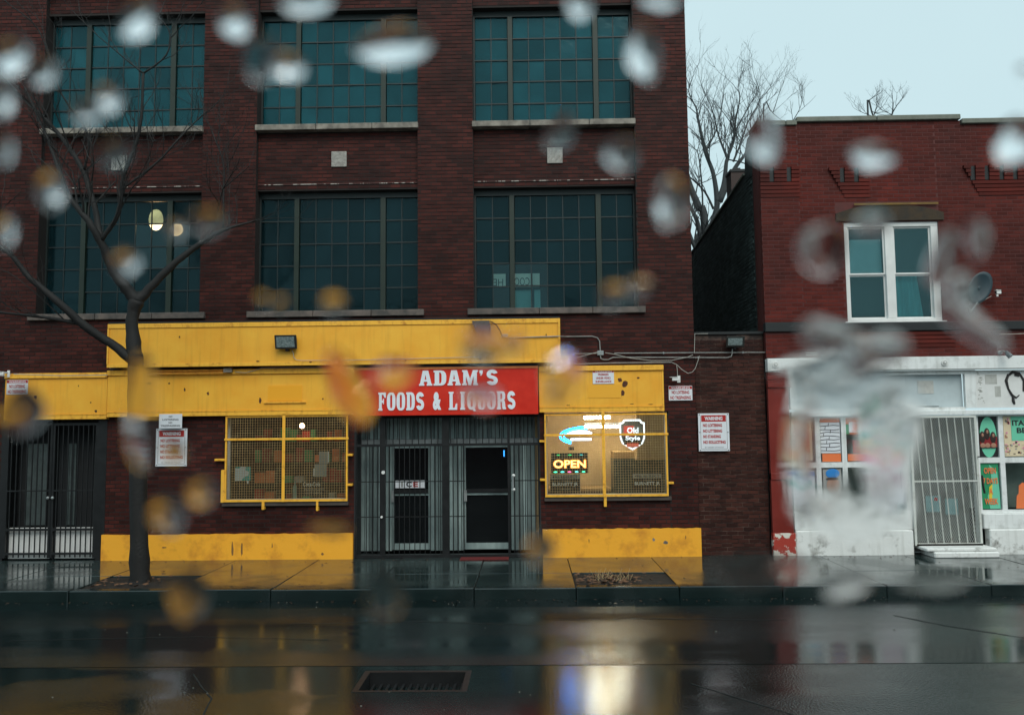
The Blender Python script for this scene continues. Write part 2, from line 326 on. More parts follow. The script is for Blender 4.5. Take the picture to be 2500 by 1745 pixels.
# sidewalk
sw = struct(link('sidewalk', None))
xs = [2.24+1.55*k for k in range(-12, 9)]
for i in range(len(xs)-1):
    a, b = xs[i]+.006, xs[i+1]-.006
    for (ya, yb) in ((-1.72+.006, .30), (-2.86, -1.72-.006)):
        pit = (abs(xs[i]-.69) < .05 or abs(xs[i]+7.06) < .05) and yb < 0
        if pit: continue
        t = random.uniform(-.004, .003); MB().box(a, b, ya, yb, -.30, t).build('slab', wetwalk, sw, bevel=.006)
MB().box(-16, 14.5, -2.9, .3, -.30, -.03).build('joint_bed', soil, sw)
x = -16.36
while x < 14:
    l = 1.55; MB().box(x+.005, x+l-.005, -3.065+random.uniform(-.008, .008), -2.868, -.30, .010+random.uniform(-.008, .006)).build('kerbstone', wetkerb, sw, bevel=.012); x += l
for ex0, ex1 in ((-60, -16.4), (14.6, 60)): MB().box(ex0, ex1, -3.06, .3, -.30, -.002).build('far_pavement', wetwalk, sw)
lv = MB()
for k in range(420):
    zone = random.random()
    if zone < .4: cx, cy, cz = random.uniform(-9, 9), -3.12-abs(random.gauss(0, .12)), -.150
    elif zone < .75: cx, cy, cz = random.uniform(-9, 9), -.12-abs(random.gauss(0, .18)), .008
    else: cx, cy, cz = random.uniform(-9, 9), random.uniform(-2.8, -.2), .008
    if -8.1 < cx < -5.5 and cy > -3 and cy < -1.7: continue
    s_ = random.uniform(.012, .035); a = random.uniform(0, 6.3); d = Vector((math.cos(a), math.sin(a), random.uniform(-.15, .15)))*s_; e = Vector((-math.sin(a), math.cos(a), random.uniform(-.3, .3)))*s_*.5; c = Vector((cx, cy, cz))
    lv.quadplane([c-d, c-e, c+d, c+e])
lv.build('fallen_leaves', mat('dark_wet_leaves', (.07, .035, .018), .5, isl=True, var=.5, vscale=3), sw, kind='stuff')
def pit(x0, x1, label, lit):
    p = thing('tree_pit', label, 'tree pit'); 
    mb = MB(); n = 16
    V = [[(x0+(x1-x0)*i/n, -2.86+1.14*j/n, -.028+.02*math.sin(i*1.3+j)*math.cos(j*.9)+random.uniform(-.006, .008)) for i in range(n+1)] for j in range(n+1)]
    for r in V: mb.v += r
    for j in range(n):
        for i in range(n): a = j*(n+1)+i; mb.f.append((a, a+1, a+n+2, a+n+1))
    mb.build('soil', soil, p, smooth=True)
    mb = MB()
    for k in range(lit):
        cx = x0+(x1-x0)*min(.98, max(.02, abs(random.gauss(.32, .22)))); cy = random.uniform(-2.8, -1.9); s = random.uniform(.02, .06); a = random.uniform(0, 6.3); zz = random.uniform(0, .05)
        d = Vector((math.cos(a), math.sin(a), 0))*s; e = Vector((-math.sin(a), math.cos(a), random.uniform(-.8, .8)))*s*.4; c = Vector((cx, cy, zz))
        mb.quadplane([c-d, c-e, c+d, c+e])
    if lit: mb.build('leaf_litter', litter, p, kind='stuff')
    if lit > 100:
        mb = MB()
        for k in range(60):
            cx = random.uniform(x0+.3, x0+.9); cy = random.uniform(-2.6, -2.1); mb.tube([(cx, cy, 0), (cx+random.uniform(-.08, .08), cy, random.uniform(.05, .14))], .003, 3)
        mb.build('dry_grass', mat('straw', (.45, .33, .17), .8), p, kind='stuff')
    return p
pit(.70, 2.23, 'empty dark tree pit with brown leaf litter in the sidewalk below the right plinth', 260)
pit(-7.05, -5.52, 'dark tree pit around the foot of the bare street tree', 50)

# ================================================================== MAIN BRICK BUILDING
MBL = thing('factory_building', 'tall dark brick industrial building with gridded teal windows behind the yellow shopfront', 'building')
H = 11.2
wins = [(-9.55, -6.35), (-5.28, -2.11), (-1.02, 2.13)]
wall = MB()
D = .5
for a, b in ((-14, -9.55), (-6.35, -5.28), (-2.11, -1.02), (2.13, 3.17)): wall.box(a, b, .006, D, 4.58, H)
for a, b in wins:
    wall.box(a, b, .106, D, 7.10, 8.27); wall.box(a, b, .106, D, 10.76, H)
wall.box(-14, 3.17, .006, D, 2.72, 4.58)
for a, b, z1 in ((-14, -10.12, 2.72), (-8.08, -5.80, 2.72), (-3.44, -3.32, 2.72), (.21, .30, 2.72), (2.64, 3.17, 2.72), (-5.80, -3.44, 1.04), (.30, 2.64, 1.08)): wall.box(a, b, .006, D, -.05, z1)
wall.box(3.165, 3.17, D, 14, -.05, H); wall.box(-14, 3.16, 13.8, 14, -.05, H); wall.box(-14, -13.8, D, 13.8, -.05, H)
wobj = wall.build('wall', mortar, MBL)
rects = []
for a, b in ((-10.9, -9.55), (-6.35, -5.28), (-2.11, -1.02), (2.13, 3.175)): rects.append((a, b, 4.58, H, 0))
for a, b in wins: rects += [(a, b, 7.10, 8.27, .1), (a, b, 10.76, H, .1)]
rects += [(-10.9, -8.02, 3.55, 4.58, 0), (.55, 3.175, 3.5, 4.58, 0), (2.50, 3.175, 2.72, 3.5, 0),
          (-10.9, -10.12, .0, 3.55, 0), (-8.08, -5.80, .0, 2.72, 0), (-5.80, -3.44, .0, 1.04, 0), (-3.44, -3.32, .0, 2.72, 0), (.21, .30, .0, 2.72, 0), (.30, 2.64, .0, 1.08, 0), (2.64, 3.175, .0, 2.72, 0), (-8.02, .55, 4.45, 4.58, 0)]
print('bricks main', bricks(wobj, rects, brick, 300, depth=.04))
B('roof', mortar, MBL, -14.1, 3.22, -.02, 14.1, H, H+.12)
B('floor', dark, MBL, -13.8, 3.16, .5, 13.7, 7.3, 7.6); B('floor', dark, MBL, -13.8, 3.16, .5, 13.7, 3.9, 4.3)
B('interior_wall', dark, MBL, -13.7, 3.1, 3.2, 3.3, 4.31, 7.29); B('interior_wall', dark, MBL, -13.7, 3.1, 3.2, 3.3, 7.61, 11.9)
# flaking steel lintel lines
lint = mat('flaking_lintel', (.42, .38, .34), .6, col2=(.06, .016, .012), vscale=9, pos=(.50, .56), stretch=(1, 1, .1))
for a, b in wins: B('lintel', lint, MBL, a+.02, b-.02, .088, .104, 7.215, 7.232)
for (a, b), (za, zb) in [(w, z) for w in wins for z in ((8.27, 8.385), (4.58, 4.70))]:
    xs_ = [a-.13, a+(b-a)*.38+random.uniform(-.2, .2), a+(b-a)*.72, b+.13]
    if za > 8: xs_ = [a-.02, *xs_[1:3], b+.02]
    for i in range(3): MB().box(xs_[i]+.004, xs_[i+1]-.004, -.075, .33, za, zb).build('sill', stone if za > 8 else mat('sooty_stone', (.17, .13, .11), .6, col2=(.05, .045, .04), vscale=5), MBL, bevel=.008)
for vx in (-8.04, -3.67, .575):
    B('vent_block', mat('pale_vent_stone', (.42, .40, .36), .6, col2=(.22, .2, .18), vscale=20, bump=.5), MBL, vx-.15, vx+.15, .07, .13, 7.56, 7.87, bevel=.006)
fr_c = [0, .105, .212, .245, .348, .451, .554, .657, .762, .797, .897, 1.0]
clear = {(0, 2): [], (2, 0): []}
for wi, (a, b) in enumerate(wins):
    for lv, (z0, z1) in enumerate(((4.70, 7.10), (8.385, 10.76))):
        wn = link('window', None, MBL)
        w = b-a; zt = z1-.12
        fr = MB(); fr.box(a, b, .26, .34, zt, z1); fr.box(a, b, .26, .34, z0, z0+.03); fr.box(a, a+.03, .26, .34, z0+.03, zt); fr.box(b-.03, b, .26, .34, z0+.03, zt); fr.build('frame', mun, wn)
        X = [a+.03+(w-.06)*q for q in fr_c]; zz = [z0+.03+(zt-z0-.03)*j/5 for j in range(6)]
        for k in (2, 9 if False else 8): MB().box(X[k]+.004, X[k+1]-.004, .245, .345, z0+.03, zt).build('mullion', greenmul, wn)
        for j in range(1, 5):
            for (p, q) in ((0, 2), (3, 8), (9, 11)):
                off = random.uniform(-.008, .008); B('muntin', mun, wn, X[p], X[q], .285, .325, zz[j]-.011+off, zz[j]+.011+off)
        cols = [(0, 1), (1, 2), (3, 4), (4, 5), (5, 6), (6, 7), (7, 8), (9, 10), (10, 11)]
        for k in (1, 4, 5, 6, 7, 10): B('muntin', mun, wn, X[k]-.008, X[k]+.008, .288, .322, z0+.03, zt)
        for ci, (p, q) in enumerate(cols):
            for j in range(5):
                me_k = (wi*0, )
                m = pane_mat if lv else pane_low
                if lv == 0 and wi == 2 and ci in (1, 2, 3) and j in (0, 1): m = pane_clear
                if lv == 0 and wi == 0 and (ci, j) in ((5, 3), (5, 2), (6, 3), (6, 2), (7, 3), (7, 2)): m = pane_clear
                pn = MB().box(-(X[q]-X[p])/2+.006, (X[q]-X[p])/2-.006, -.003, .003, -(zz[j+1]-zz[j])/2+.006, (zz[j+1]-zz[j])/2-.006).build('pane', m, wn)
                tilt = .02 if not (lv == 1 and wi == 2 and (ci, j) in ((1, 1), (5, 1))) else .06
                pn.location = ((X[p]+X[q])/2, .305, (zz[j]+zz[j+1])/2); pn.rotation_euler = (random.uniform(-tilt, tilt), 0, random.uniform(-tilt, tilt))
# things seen behind the factory glass
t = thing('paper_notice', 'pale paper notices with faint mirrored letters taped inside the lower right factory window', 'notice')
for i, (x0, x1) in enumerate(((-.70, -.42), (-.27, .08), (.11, .25))):
    p = B('paper', MATS['paper'], t, x0, x1, .36, .362, 5.17, 5.44)
text('HE', -.66, -.47, 5.20, 5.34, .358, MATS['ink'], t, mirror=True); text('COO', -.25, .05, 5.20, 5.36, .358, MATS['ink'], t, mirror=True)
B('blind', mat('lit_pane_sheet', (.16, .36, .36), .8), t, -.27, .08, .40, .404, 4.74, 5.12); B('blind', MATS['lit_pane_sheet'] if 'lit_pane_sheet' in MATS else white, t, .14, .26, .40, .404, 4.74, 5.12)  # pale sheets behind the glass stand in for a lit pane
def lamp_in(xx, z, w, h, s, label):
    t = thing('ceiling_lamp', label, 'lamp')
    MB().ellip((xx, .75, z), (w, .10, h)).build('glowing_shade', emis('warm_lamp_%g' % s, (1, .55, .26), s), t, smooth=True)
    B('stem', black, t, xx-.01, xx+.01, .74, .76, z+h-.02, 7.28)
lamp_in(-7.575, 6.727, .15, .22, 5, 'bright lit lamp glowing inside the lower left factory window')
lamp_in(-7.164, 6.525, .15, .14, 1.3, 'dimmer warm lamp inside the lower left factory window beside the brighter one')

# ================================================================== SHOPFRONT SIGN BANDS
def holes(parent, pts, y):
    for (hx, hz, rx, rz) in pts:
        mb = MB(); n = 9; pp = [(hx+rx*random.uniform(.6, 1.15)*math.cos(2*math.pi*k/n), hz+rz*random.uniform(.6, 1.15)*math.sin(2*math.pi*k/n)) for k in range(n)]
        mb.prism(pp, y-.0025, y+.004).build('rust_hole', rust, parent)
ub = thing('sign_band', 'blank upper yellow sign band under the factory windows', 'sign band')
MB().box(-7.98, .61, -.28, -.01, 3.66, 4.44).build('panel', yel, ub, bevel=.006)
MB().box(-7.98, .61, -.298, -.283, 4.375, 4.46).build('top_trim', yelw, ub, bevel=.004)
MB().box(-7.98, .61, -.290, -.283, 3.63, 3.70).build('bottom_trim', yelw, ub, bevel=.003)
MB().box(.575, .612, -.306, -.301, 3.66, 4.46).build('end_trim', yelw, ub)
MB().box(-7.98, -7.95, -.300, -.292, 3.70, 4.37).build('end_trim', yelw, ub)
B('roof_flashing', black, ub, -7.98, .61, -.26, -.004, 4.455, 4.50)
mb = MB(); mb.box(-3.3, .2, -.20, -.01, 3.585, 3.65); mb.box(-8.0, -3.3, -.11, -.01, 3.60, 3.65); mb.build('shadow_strip', black, ub)  # solid black strip painted in for the shadow under the upper band
holes(ub, [(-4.1, 3.69, .03, .012), (-5.1, 3.72, .035, .012), (-2.3, 3.7, .02, .012), (-.9, 3.71, .03, .014), (.35, 4.15, .012, .02), (-6.6, 4.2, .012, .02)], -.292)
def band(x0, x1, z0, z1, label, hl, rail=True):
    t = thing('sign_band', label, 'sign band')
    MB().box(x0, x1, -.12, -.004, z0+.10, z1-.10).build('panel', yel, t, bevel=.004)
    MB().box(x0, x1, -.155, -.004, z1-.098, z1).build('top_ledge', yelw, t, bevel=.006)
    MB().box(x0, x1, -.135, -.004, z0+.078, z0+.098).build('lower_lip', yelw, t, bevel=.003)
    MB().box(x0, x1, -.128, -.004, z0, z0+.076).build('bottom_rail', yelw, t, bevel=.004)
    holes(t, hl, -.12); return t
bl = band(-10.02, -8.045, 2.665, 3.55, 'left end of the lower yellow band over the dark double doors', [(-9.42, 3.10, .035, .045), (-8.25, 2.82, .03, .03), (-8.35, 2.98, .015, .02), (-8.6, 3.3, .01, .02)])
bb = band(-8.04, -3.29, 2.70, 3.585, 'long middle stretch of lower yellow band over the left shop window', [(-7.25, 3.33, .075, .028), (-6.55, 3.20, .02, .04), (-6.10, 3.13, .028, .034), (-5.10, 2.99, .025, .06), (-6.85, 3.33, .02, .02), (-3.9, 3.0, .02, .02)])
bc = band(.205, 2.555, 2.70, 3.57, 'right yellow band with torn rusty holes over the lit shop window', [(1.73, 3.30, .05, .05), (1.82, 3.22, .07, .06), (2.08, 3.33, .035, .02), (1.78, 3.05, .04, .05), (1.74, 3.0, .02, .03), (.75, 2.83, .04, .01), (2.3, 2.83, .05, .008), (1.95, 2.84, .04, .008)])
MB().box(-4.95, -4.30, -.128, -.1205, 2.97, 3.26).build('patch', mat('fresh_yellow_patch', (.92, .41, .02), .4), bb)
MB().box(-5.02, -4.22, -.150, -.121, 2.930, 2.955).build('sign_ledge', yelw, bb)
MB().box(1.12, 1.75, -.126, -.1205, 2.96, 3.22).build('patch', mat('yellow_patch', (.90, .43, .03), .45), bc)
MB().box(2.52, 2.553, -.128, -.1205, 2.80, 3.47).build('edge_trim', yelw, bc)
bx_ = thing('junction_box', 'small rusty junction box on the ledge between the yellow bands', 'box'); B('box', stone, bx_, -5.78, -5.62, -.22, -.16, 3.52, 3.60, bevel=.004); B('clip', rust, bx_, -5.66, -5.60, -.215, -.17, 3.602, 3.64)

# main red sign with hand-cut letters
rs = thing('shop_sign', "red shop sign reading ADAM'S FOODS & LIQUORS in white slab letters", 'sign')
MB().box(-3.30, .185, -.20, -.004, 2.67, 3.56).build('board', redp, rs, bevel=.004)
MB().box(-3.30, .185, -.215, -.203, 3.535, 3.575).build('top_trim', mat('faded_orange_trim', (.75, .22, .06), .5, var=.3), rs)
MB().box(-3.30, .185, -.206, -.2025, 2.672, 2.69).build('bottom_trim', redp, rs)
def rrect(x0, x1, y0, y1, r, n=5):
    out = []
    for cx, cy, a0 in ((x1-r, y1-r*1., 0), (x0+r, y1-r, 90), (x0+r, y0+r, 180), (x1-r, y0+r, 270)):
        for i in range(n+1): a = math.radians(a0+90*i/n); out.append((cx+r*math.cos(a), cy+r*math.sin(a)))
    return out
def Sglyph():
    out = []; inn = []
    N_ = 14; T = .17
    pts = []
    for i in range(N_+1): a = math.radians(-5+ (275)*i/N_); pts.append((.5+.29*math.cos(a), .715+.165*math.sin(a), a, 1))
    P = []
    for i in range(N_+1):
        a = math.radians(15+(255)*i/N_); P.append(((.5+.30*math.cos(a), .70+.19*math.sin(a)), (math.cos(a), math.sin(a))))
    for i in range(1, N_+1):
        a = math.radians(90-(255)*i/N_); P.append(((.5+.30*math.cos(a), .32-.02+.19*math.sin(a)), (-math.cos(a), -math.sin(a))))
    l = [(p[0]+n[0]*.17, p[1]+n[1]*.115) for p, n in P]; r = [(p[0]-n[0]*.17, p[1]-n[1]*.115) for p, n in P]
    return [l+r[::-1]]
GL = {
 'A': (1.05, [[(0, 0), (.40, 0), (.40, .12), (.34, .12), (.37, .26), (.61, .26), (.64, .12), (.58, .12), (.58, 0), (1, 0), (1, .12), (.93, .12), (.70, 1), (.28, 1), (.07, .12), (0, .12)], [(.42, .40), (.56, .40), (.49, .74)]]),
 'D': (1.0, [[(0, 0), (.62, 0), (.82, .05), (.95, .18), (1, .35), (1, .65), (.95, .82), (.82, .95), (.62, 1), (0, 1), (0, .88), (.09, .88), (.09, .12), (0, .12)], [(.44, .14), (.52, .14), (.60, .2), (.63, .32), (.63, .68), (.60, .8), (.52, .86), (.44, .86)]]),
 'M': (1.25, [[(0, 0), (.30, 0), (.30, .12), (.24, .12), (.24, .62), (.40, 0), (.56, 0), (.72, .62), (.72, .12), (.68, .12), (.68, 0), (1, 0), (1, .12), (.93, .12), (.93, .88), (1, .88), (1, 1), (.68, 1), (.5, .42), (.32, 1), (0, 1), (0, .88), (.07, .88), (.07, .12), (0, .12)]]),
 "'": (.28, [[(.1, .98), (.9, .98), (.95, .80), (.6, .62), (.2, .62), (.5, .74), (.1, .78)]]),
 'S': (.98, Sglyph()),
 'F': (.88, [[(0, 0), (.55, 0), (.55, .10), (.46, .10), (.46, .44), (.60, .44), (.62, .36), (.74, .36), (.74, .66), (.62, .66), (.60, .56), (.46, .56), (.46, .88), (.66, .88), (.80, .72), (1, .70), (1, 1), (0, 1), (0, .90), (.10, .90), (.10, .10), (0, .10)]]),
 'O': (1.0, [rrect(0, 1, 0, 1, .38), rrect(.38, .62, .13, .87, .10)[::-1]]),
 'Q': (1.0, [rrect(0, 1, 0, 1, .38), rrect(.38, .62, .16, .87, .10)[::-1]]),
 'L': (.88, [[(0, 0), (1, 0), (1, .36), (.82, .34), (.70, .12), (.48, .12), (.48, .90), (.58, .90), (.58, 1), (0, 1), (0, .90), (.10, .90), (.10, .10), (0, .10)]]),
 'I': (.52, [[(0, 0), (1, 0), (1, .10), (.84, .10), (.84, .90), (1, .90), (1, 1), (0, 1), (0, .90), (.16, .90), (.16, .10), (0, .10)]]),
 'U': (1.0, [[(.08, .25), (.14, .08), (.30, 0), (.70, 0), (.86, .08), (.92, .25), (.92, .90), (1, .90), (1, 1), (.62, 1), (.62, .90), (.68, .90), (.68, .2), (.6, .12), (.5, .12), (.44, .2), (.44, .90), (.54, .90), (.54, 1), (0, 1), (0, .90), (.08, .90)]]),
 'R': (1.05, [[(0, 0), (.46, 0), (.46, .10), (.40, .10), (.40, .44), (.50, .44), (.56, .38), (.58, .08), (.66, 0), (1, 0), (1, .10), (.92, .12), (.90, .40), (.80, .50), (.90, .60), (.92, .84), (.82, .96), (.66, 1), (0, 1), (0, .90), (.08, .90), (.08, .10), (0, .10)], [(.40, .56), (.52, .56), (.58, .62), (.58, .82), (.52, .88), (.40, .88)]]),
}
def glyph(ch, x0, x1, z0, z1, y, m, parent):
    if ch == '&': return text('&', x0, x1, z0, z1, y, m, parent, 'letter', bold=.06)
    c = bpy.data.curves.new('g', 'CURVE'); c.dimensions = '2D'; c.fill_mode = 'BOTH'; c.extrude = .006
    for pl in GL[ch][1]:
        s = c.splines.new('POLY'); s.points.add(len(pl)-1); s.use_cyclic_u = True
        for i, (u, v) in enumerate(pl): s.points[i].co = (u*(x1-x0), v*(z1-z0), 0, 1)
    o = bpy.data.objects.new('g', c); COL.objects.link(o); dg = bpy.context.evaluated_depsgraph_get()
    me = bpy.data.meshes.new_from_object(o.evaluated_get(dg)); bpy.data.objects.remove(o)
    for v in me.vertices: v.co = (x0+v.co.x, y-v.co.z, z0+v.co.y)
    me.materials.clear(); me.materials.append(m); lo = link('letter', me, parent)
    if ch == 'Q': MB().prism([(x0+(x1-x0)*.50, z0+.05), (x0+(x1-x0)*.72, z0+.06), (x0+(x1-x0)*1.02, z0-.02), (x0+(x1-x0)*.72, z0-.03)], y-.009, y-.0065).build('letter_tail', m, lo)
    return lo
lw = mat('white_sign_letters', (.80, .84, .90), .4)
def word(s, x0, x1, z0, z1, y, gap=.12, space=.45):
    ws = [(GL[c][0] if c in GL else (1.0 if c == '&' else space)) for c in s]; tot = sum(ws)+gap*(len(s)-1); k = (x1-x0)/tot; x = x0
    for c, w in zip(s, ws):
        if c != ' ': glyph(c, x, x+w*k, z0, z1, y, lw, rs)
        x += (w+gap)*k
word("ADAM", -2.06, -.945, 3.225, 3.51, -.208, .10); word("'", -.925, -.85, 3.235, 3.51, -.208); word("S", -.79, -.565, 3.222, 3.515, -.208)
word("FOODS", -2.83, -1.96, 2.765, 3.105, -.208); word("&", -1.80, -1.64, 2.765, 3.105, -.208); word("LI", -1.50, -1.19, 2.765, 3.105, -.208, .3); word("QUORS", -1.15, -.24, 2.765, 3.105, -.208)

# ================================================================== WARNING SIGNS
def wsign(x0, x1, z0, z1, y, label, lines, style):
    t = thing('warning_sign', label, 'sign'); w = x1-x0; h = z1-z0; W_, R_, K_ = MATS['sign_white'], MATS['sign_red'], MATS['ink']
    MB().box(x0, x1, y, y+.012, z0, z1).build('plate', W_, t, bevel=.002)
    if style == 'tall':
        B('red_field', R_, t, x0+.10*w, x1-.10*w, y-.0015, y-.0003, z1-.22*h, z1-.05*h)
        text('WARNING', x0+.21*w, x1-.21*w, z1-.185*h, z1-.085*h, y-.002, W_, t, bold=.04)
        for i, l in enumerate(lines[:-1]):
            zb = z1-.36*h-i*.148*h; text(l, x0+.15*w, x0+.15*w+w*.066*len(l)*.78, zb, zb+.085*h, y-.0016, R_, t, bold=.045)
        text(lines[-1], x0+.2*w, x1-.2*w, z0+.085*h, z0+.115*h, y-.0016, K_, t)
        b = MB(); 
        for (a, c, d, e) in ((.07, .93, .055, .063), (.07, .93, .755, .76)): pass
        b.box(x0+.07*w, x0+.078*w, y-.0012, y-.0003, z0+.06*h, z1-.05*h); b.box(x1-.078*w, x1-.07*w, y-.0012, y-.0003, z0+.06*h, z1-.05*h); b.box(x0+.08*w, x1-.08*w, y-.0012, y-.0003, z0+.05*h, z0+.058*h)
        b.build('border', K_, t)
        for sx in (.045, .955):
            for sz in (.03, .5, .97): MB().tube([(x0+sx*w, y, z0+sz*h), (x0+sx*w, y-.006, z0+sz*h)], .009, 8).build('screw', black, t)
    else:
        B('red_field', R_, t, x0+.01*w, x1-.01*w, y-.0015, y-.0003, z1-.22*h, z1-.03*h)
        text('WARNING', x0+.1*w, x1-.1*w, z1-.195*h, z1-.07*h, y-.002, W_, t, bold=.03)
        n = len(lines); 
        for i, l in enumerate(lines):
            zb = z1-.22*h-(i+1)*(.72/n)*h; L_ = min(.92, .062*len(l)); text(l, (x0+x1)/2-L_*w/2, (x0+x1)/2+L_*w/2, zb+.02*h, zb+.02*h+(.46/n)*h, y-.0016, R_, t, bold=.035)
    return t
WL = ['NO LOITERING', 'NO LITTERING', 'NO STANDING', 'NO SOLLICITING', 'BY ORDER OF POLICE']
wsign(-7.12, -6.52, 1.755, 2.47, -.03, 'tall red and white warning sign between the tree and the left shop window', WL, 'tall')
wsign(3.20, 3.78, 1.94, 2.65, -.03, 'tall red and white warning sign on the low brown brick wall', WL, 'tall')
wsign(2.66, 3.105, 2.90, 3.175, -.03, 'small no loitering no trespassing sign under the right security camera', ['NO LOITERING', 'NO TRESPASSING'], 'small')
wsign(1.22, 1.62, 3.225, 3.50, -.135, 'small video surveillance warning sign on the right yellow band', ['PREMISES', 'UNDER VIDEO', 'SURVEILLANCE'], 'small')
wsign(-9.98, -9.57, 3.15, 3.43, -.135, 'small faded warning sign on the far left yellow band', ['NO LOITERING', 'NO TRESPASSING'], 'small')
t = thing('warning_sign', 'small plain white no loitering no trespassing sign above the left tall warning sign', 'sign')
MB().box(-7.02, -6.58, -.142, -.131, 2.475, 2.745).build('plate', MATS['sign_white'], t, bevel=.002)
for i, l in enumerate(('NO', 'LOITERING', 'NO', 'TRESPASSING')): text(l, -6.80-.017*len(l), -6.80+.017*len(l), 2.68-i*.058, 2.715-i*.058, -.144, MATS['ink'], t, bold=.02)

# ================================================================== LEFT DARK DOUBLE DOORS
dd = thing('security_gate', 'dark barred double gate with white lower panels at the far left', 'gate')
for (x0, x1) in ((-9.98, -9.17), (-9.08, -8.30)):
    lf = link('gate_leaf', None, dd)
    fb = MB(); fb.box(x0-.05, x0, -.0, .05, .05, 2.6); fb.box(x1, x1+.05, -.0, .05, .05, 2.6); fb.box(x0, x1, 0, .05, 2.55, 2.6); fb.box(x0, x1, .0, .05, .56, .60); fb.box(x0, x1, .0, .05, .11, .15); fb.box(x0, x1, 0, .05, 1.30, 1.325); fb.build('leaf_frame', black, lf)
    n = 8
    for i in range(n): xx = x0+(i+.5)*(x1-x0)/n; MB().box(xx-.009, xx+.009, .012, .03, .06, 2.55).build('bar', black, lf)
    MB().box(x0+.01, x1-.01, .10, .12, .10, .61).build('white_panel', white, lf)
    MB().box(x0+.01, x1-.01, .095, .12, .03, .098).build('kick_strip', dwhite, lf)
    MB().ellip((x0+.0 if x0 > -9.5 else x1, -.03, 1.18), (.03, .025, .03)).build('lock', steel, lf)
m_ = MB(); m_.box(-10.12, -10.03, .0, .4, 0, 2.72); m_.box(-8.25, -8.08, .0, .4, 0, 2.72); m_.box(-9.125, -9.10, .1, .2, 0, 2.7); m_.build('jamb', black, dd)
for (x0, x1) in ((-9.85, -9.45), (-9.06, -8.88), (-8.52, -8.34)):
    mb = MB(); n = 4
    for i in range(n): a = x0+(x1-x0)*i/n; mb.box(a, a+(x1-x0)/n-.01, .42, .44, .62, 2.2)
    mb.build('door_panel', mat('dim_grey_panel', (.10, .13, .13), .5, var=.4), dd)
B('backing', dark, dd, -10.12, -8.08, .5, .55, 0, 2.72)

# ================================================================== ENTRANCE
en = thing('shop_entrance', 'recessed shop entrance with two glass doors and ridged metal side panels', 'entrance')
Y0 = .55
m_ = MB(); m_.box(-3.32, -3.30, .0, 1.0, 0, 2.7); m_.box(.19, .21, .0, 1.0, 0, 2.7); m_.box(-3.32, .21, .0, 1.0, 2.68, 2.72); m_.box(-3.3, .19, .85, .9, 0, 2.68); m_.build('recess_lining', dark, en)
def ridged(x0, x1, z0, z1, y):
    p = link('siding_panel', None, en); xx = x0
    while xx < x1-.01:
        w = min(.078, x1-xx); MB().box(xx, xx+w-.012, y-random.uniform(.012, .03), y+.02, z0, z1).build('slat', alu, p); xx += .08
    B('panel_back', mat('panel_shadow_grey', (.05, .06, .06), .6), p, x0, x1, y+.021, y+.03, z0, z1)
ridged(-3.29, -2.68, .06, 2.12, Y0); ridged(-1.93, -1.60, .06, 2.12, Y0); ridged(-1.56, -1.27, .06, 2.12, Y0); ridged(-.36, .18, .06, 2.12, Y0)
ridged(-3.29, .18, 2.22, 2.66, Y0)
B('transom_rail', steel, en, -3.29, .18, Y0-.10, Y0-.032, 2.125, 2.215)
def gdoor(x0, x1, name, stile, ajar=0):
    d = link('glass_door', None, en)
    fb = MB(); s = stile
    fb.box(x0, x0+s, Y0-.03, Y0+.02, .08, 2.1); fb.box(x1-s, x1, Y0-.03, Y0+.02, .08, 2.1); fb.box(x0+s, x1-s, Y0-.03, Y0+.02, 2.04, 2.1); fb.box(x0+s, x1-s, Y0-.03, Y0+.02, .08, .20); fb.box(x0+s, x1-s, Y0-.03, Y0+.02, 1.12, 1.16)
    fb.build('door_frame', alu, d)
    B('glass', mat('black_door_glass', (.008, .01, .011), .08), d, x0+s, x1-s, Y0-.005, Y0+.005, .20, 1.12); B('glass', MATS['black_door_glass'], d, x0+s, x1-s, Y0-.005, Y0+.005, 1.16, 2.04)
    B('push_bar', black, d, x0+s, x1-s, Y0-.07, Y0-.045, 1.17, 1.24)
    B('handle', steel, d, x0-.015, x0+.05, Y0-.075, Y0-.04, 1.0, 1.22)
gdoor(-2.68, -1.93, '', .045); gdoor(-1.27, -.38, '', .03)
ic = thing('ice_sign', 'small white ICE sign on the left glass door of the entrance', 'sign')
MB().box(-2.61, -2.03, Y0-.095, Y0-.085, 1.27, 1.415).build('plate', MATS['sign_white'], ic)
text('I', -2.50, -2.46, 1.29, 1.395, Y0-.097, MATS['grey'], ic, bold=.04); text('C', -2.40, -2.29, 1.29, 1.395, Y0-.097, MATS['ink'], ic, bold=.04); text('E', -2.26, -2.17, 1.29, 1.395, Y0-.097, MATS['sign_red'], ic, bold=.04)
nb = thing('neon_glint', 'small blue lit strip inside the right glass door', 'light'); MB().box(-.50, -.48, Y0-.02, Y0-.012, 1.86, 1.98).build('strip', emis('blue_strip', (.03, .35, 1), 1.6), nb)
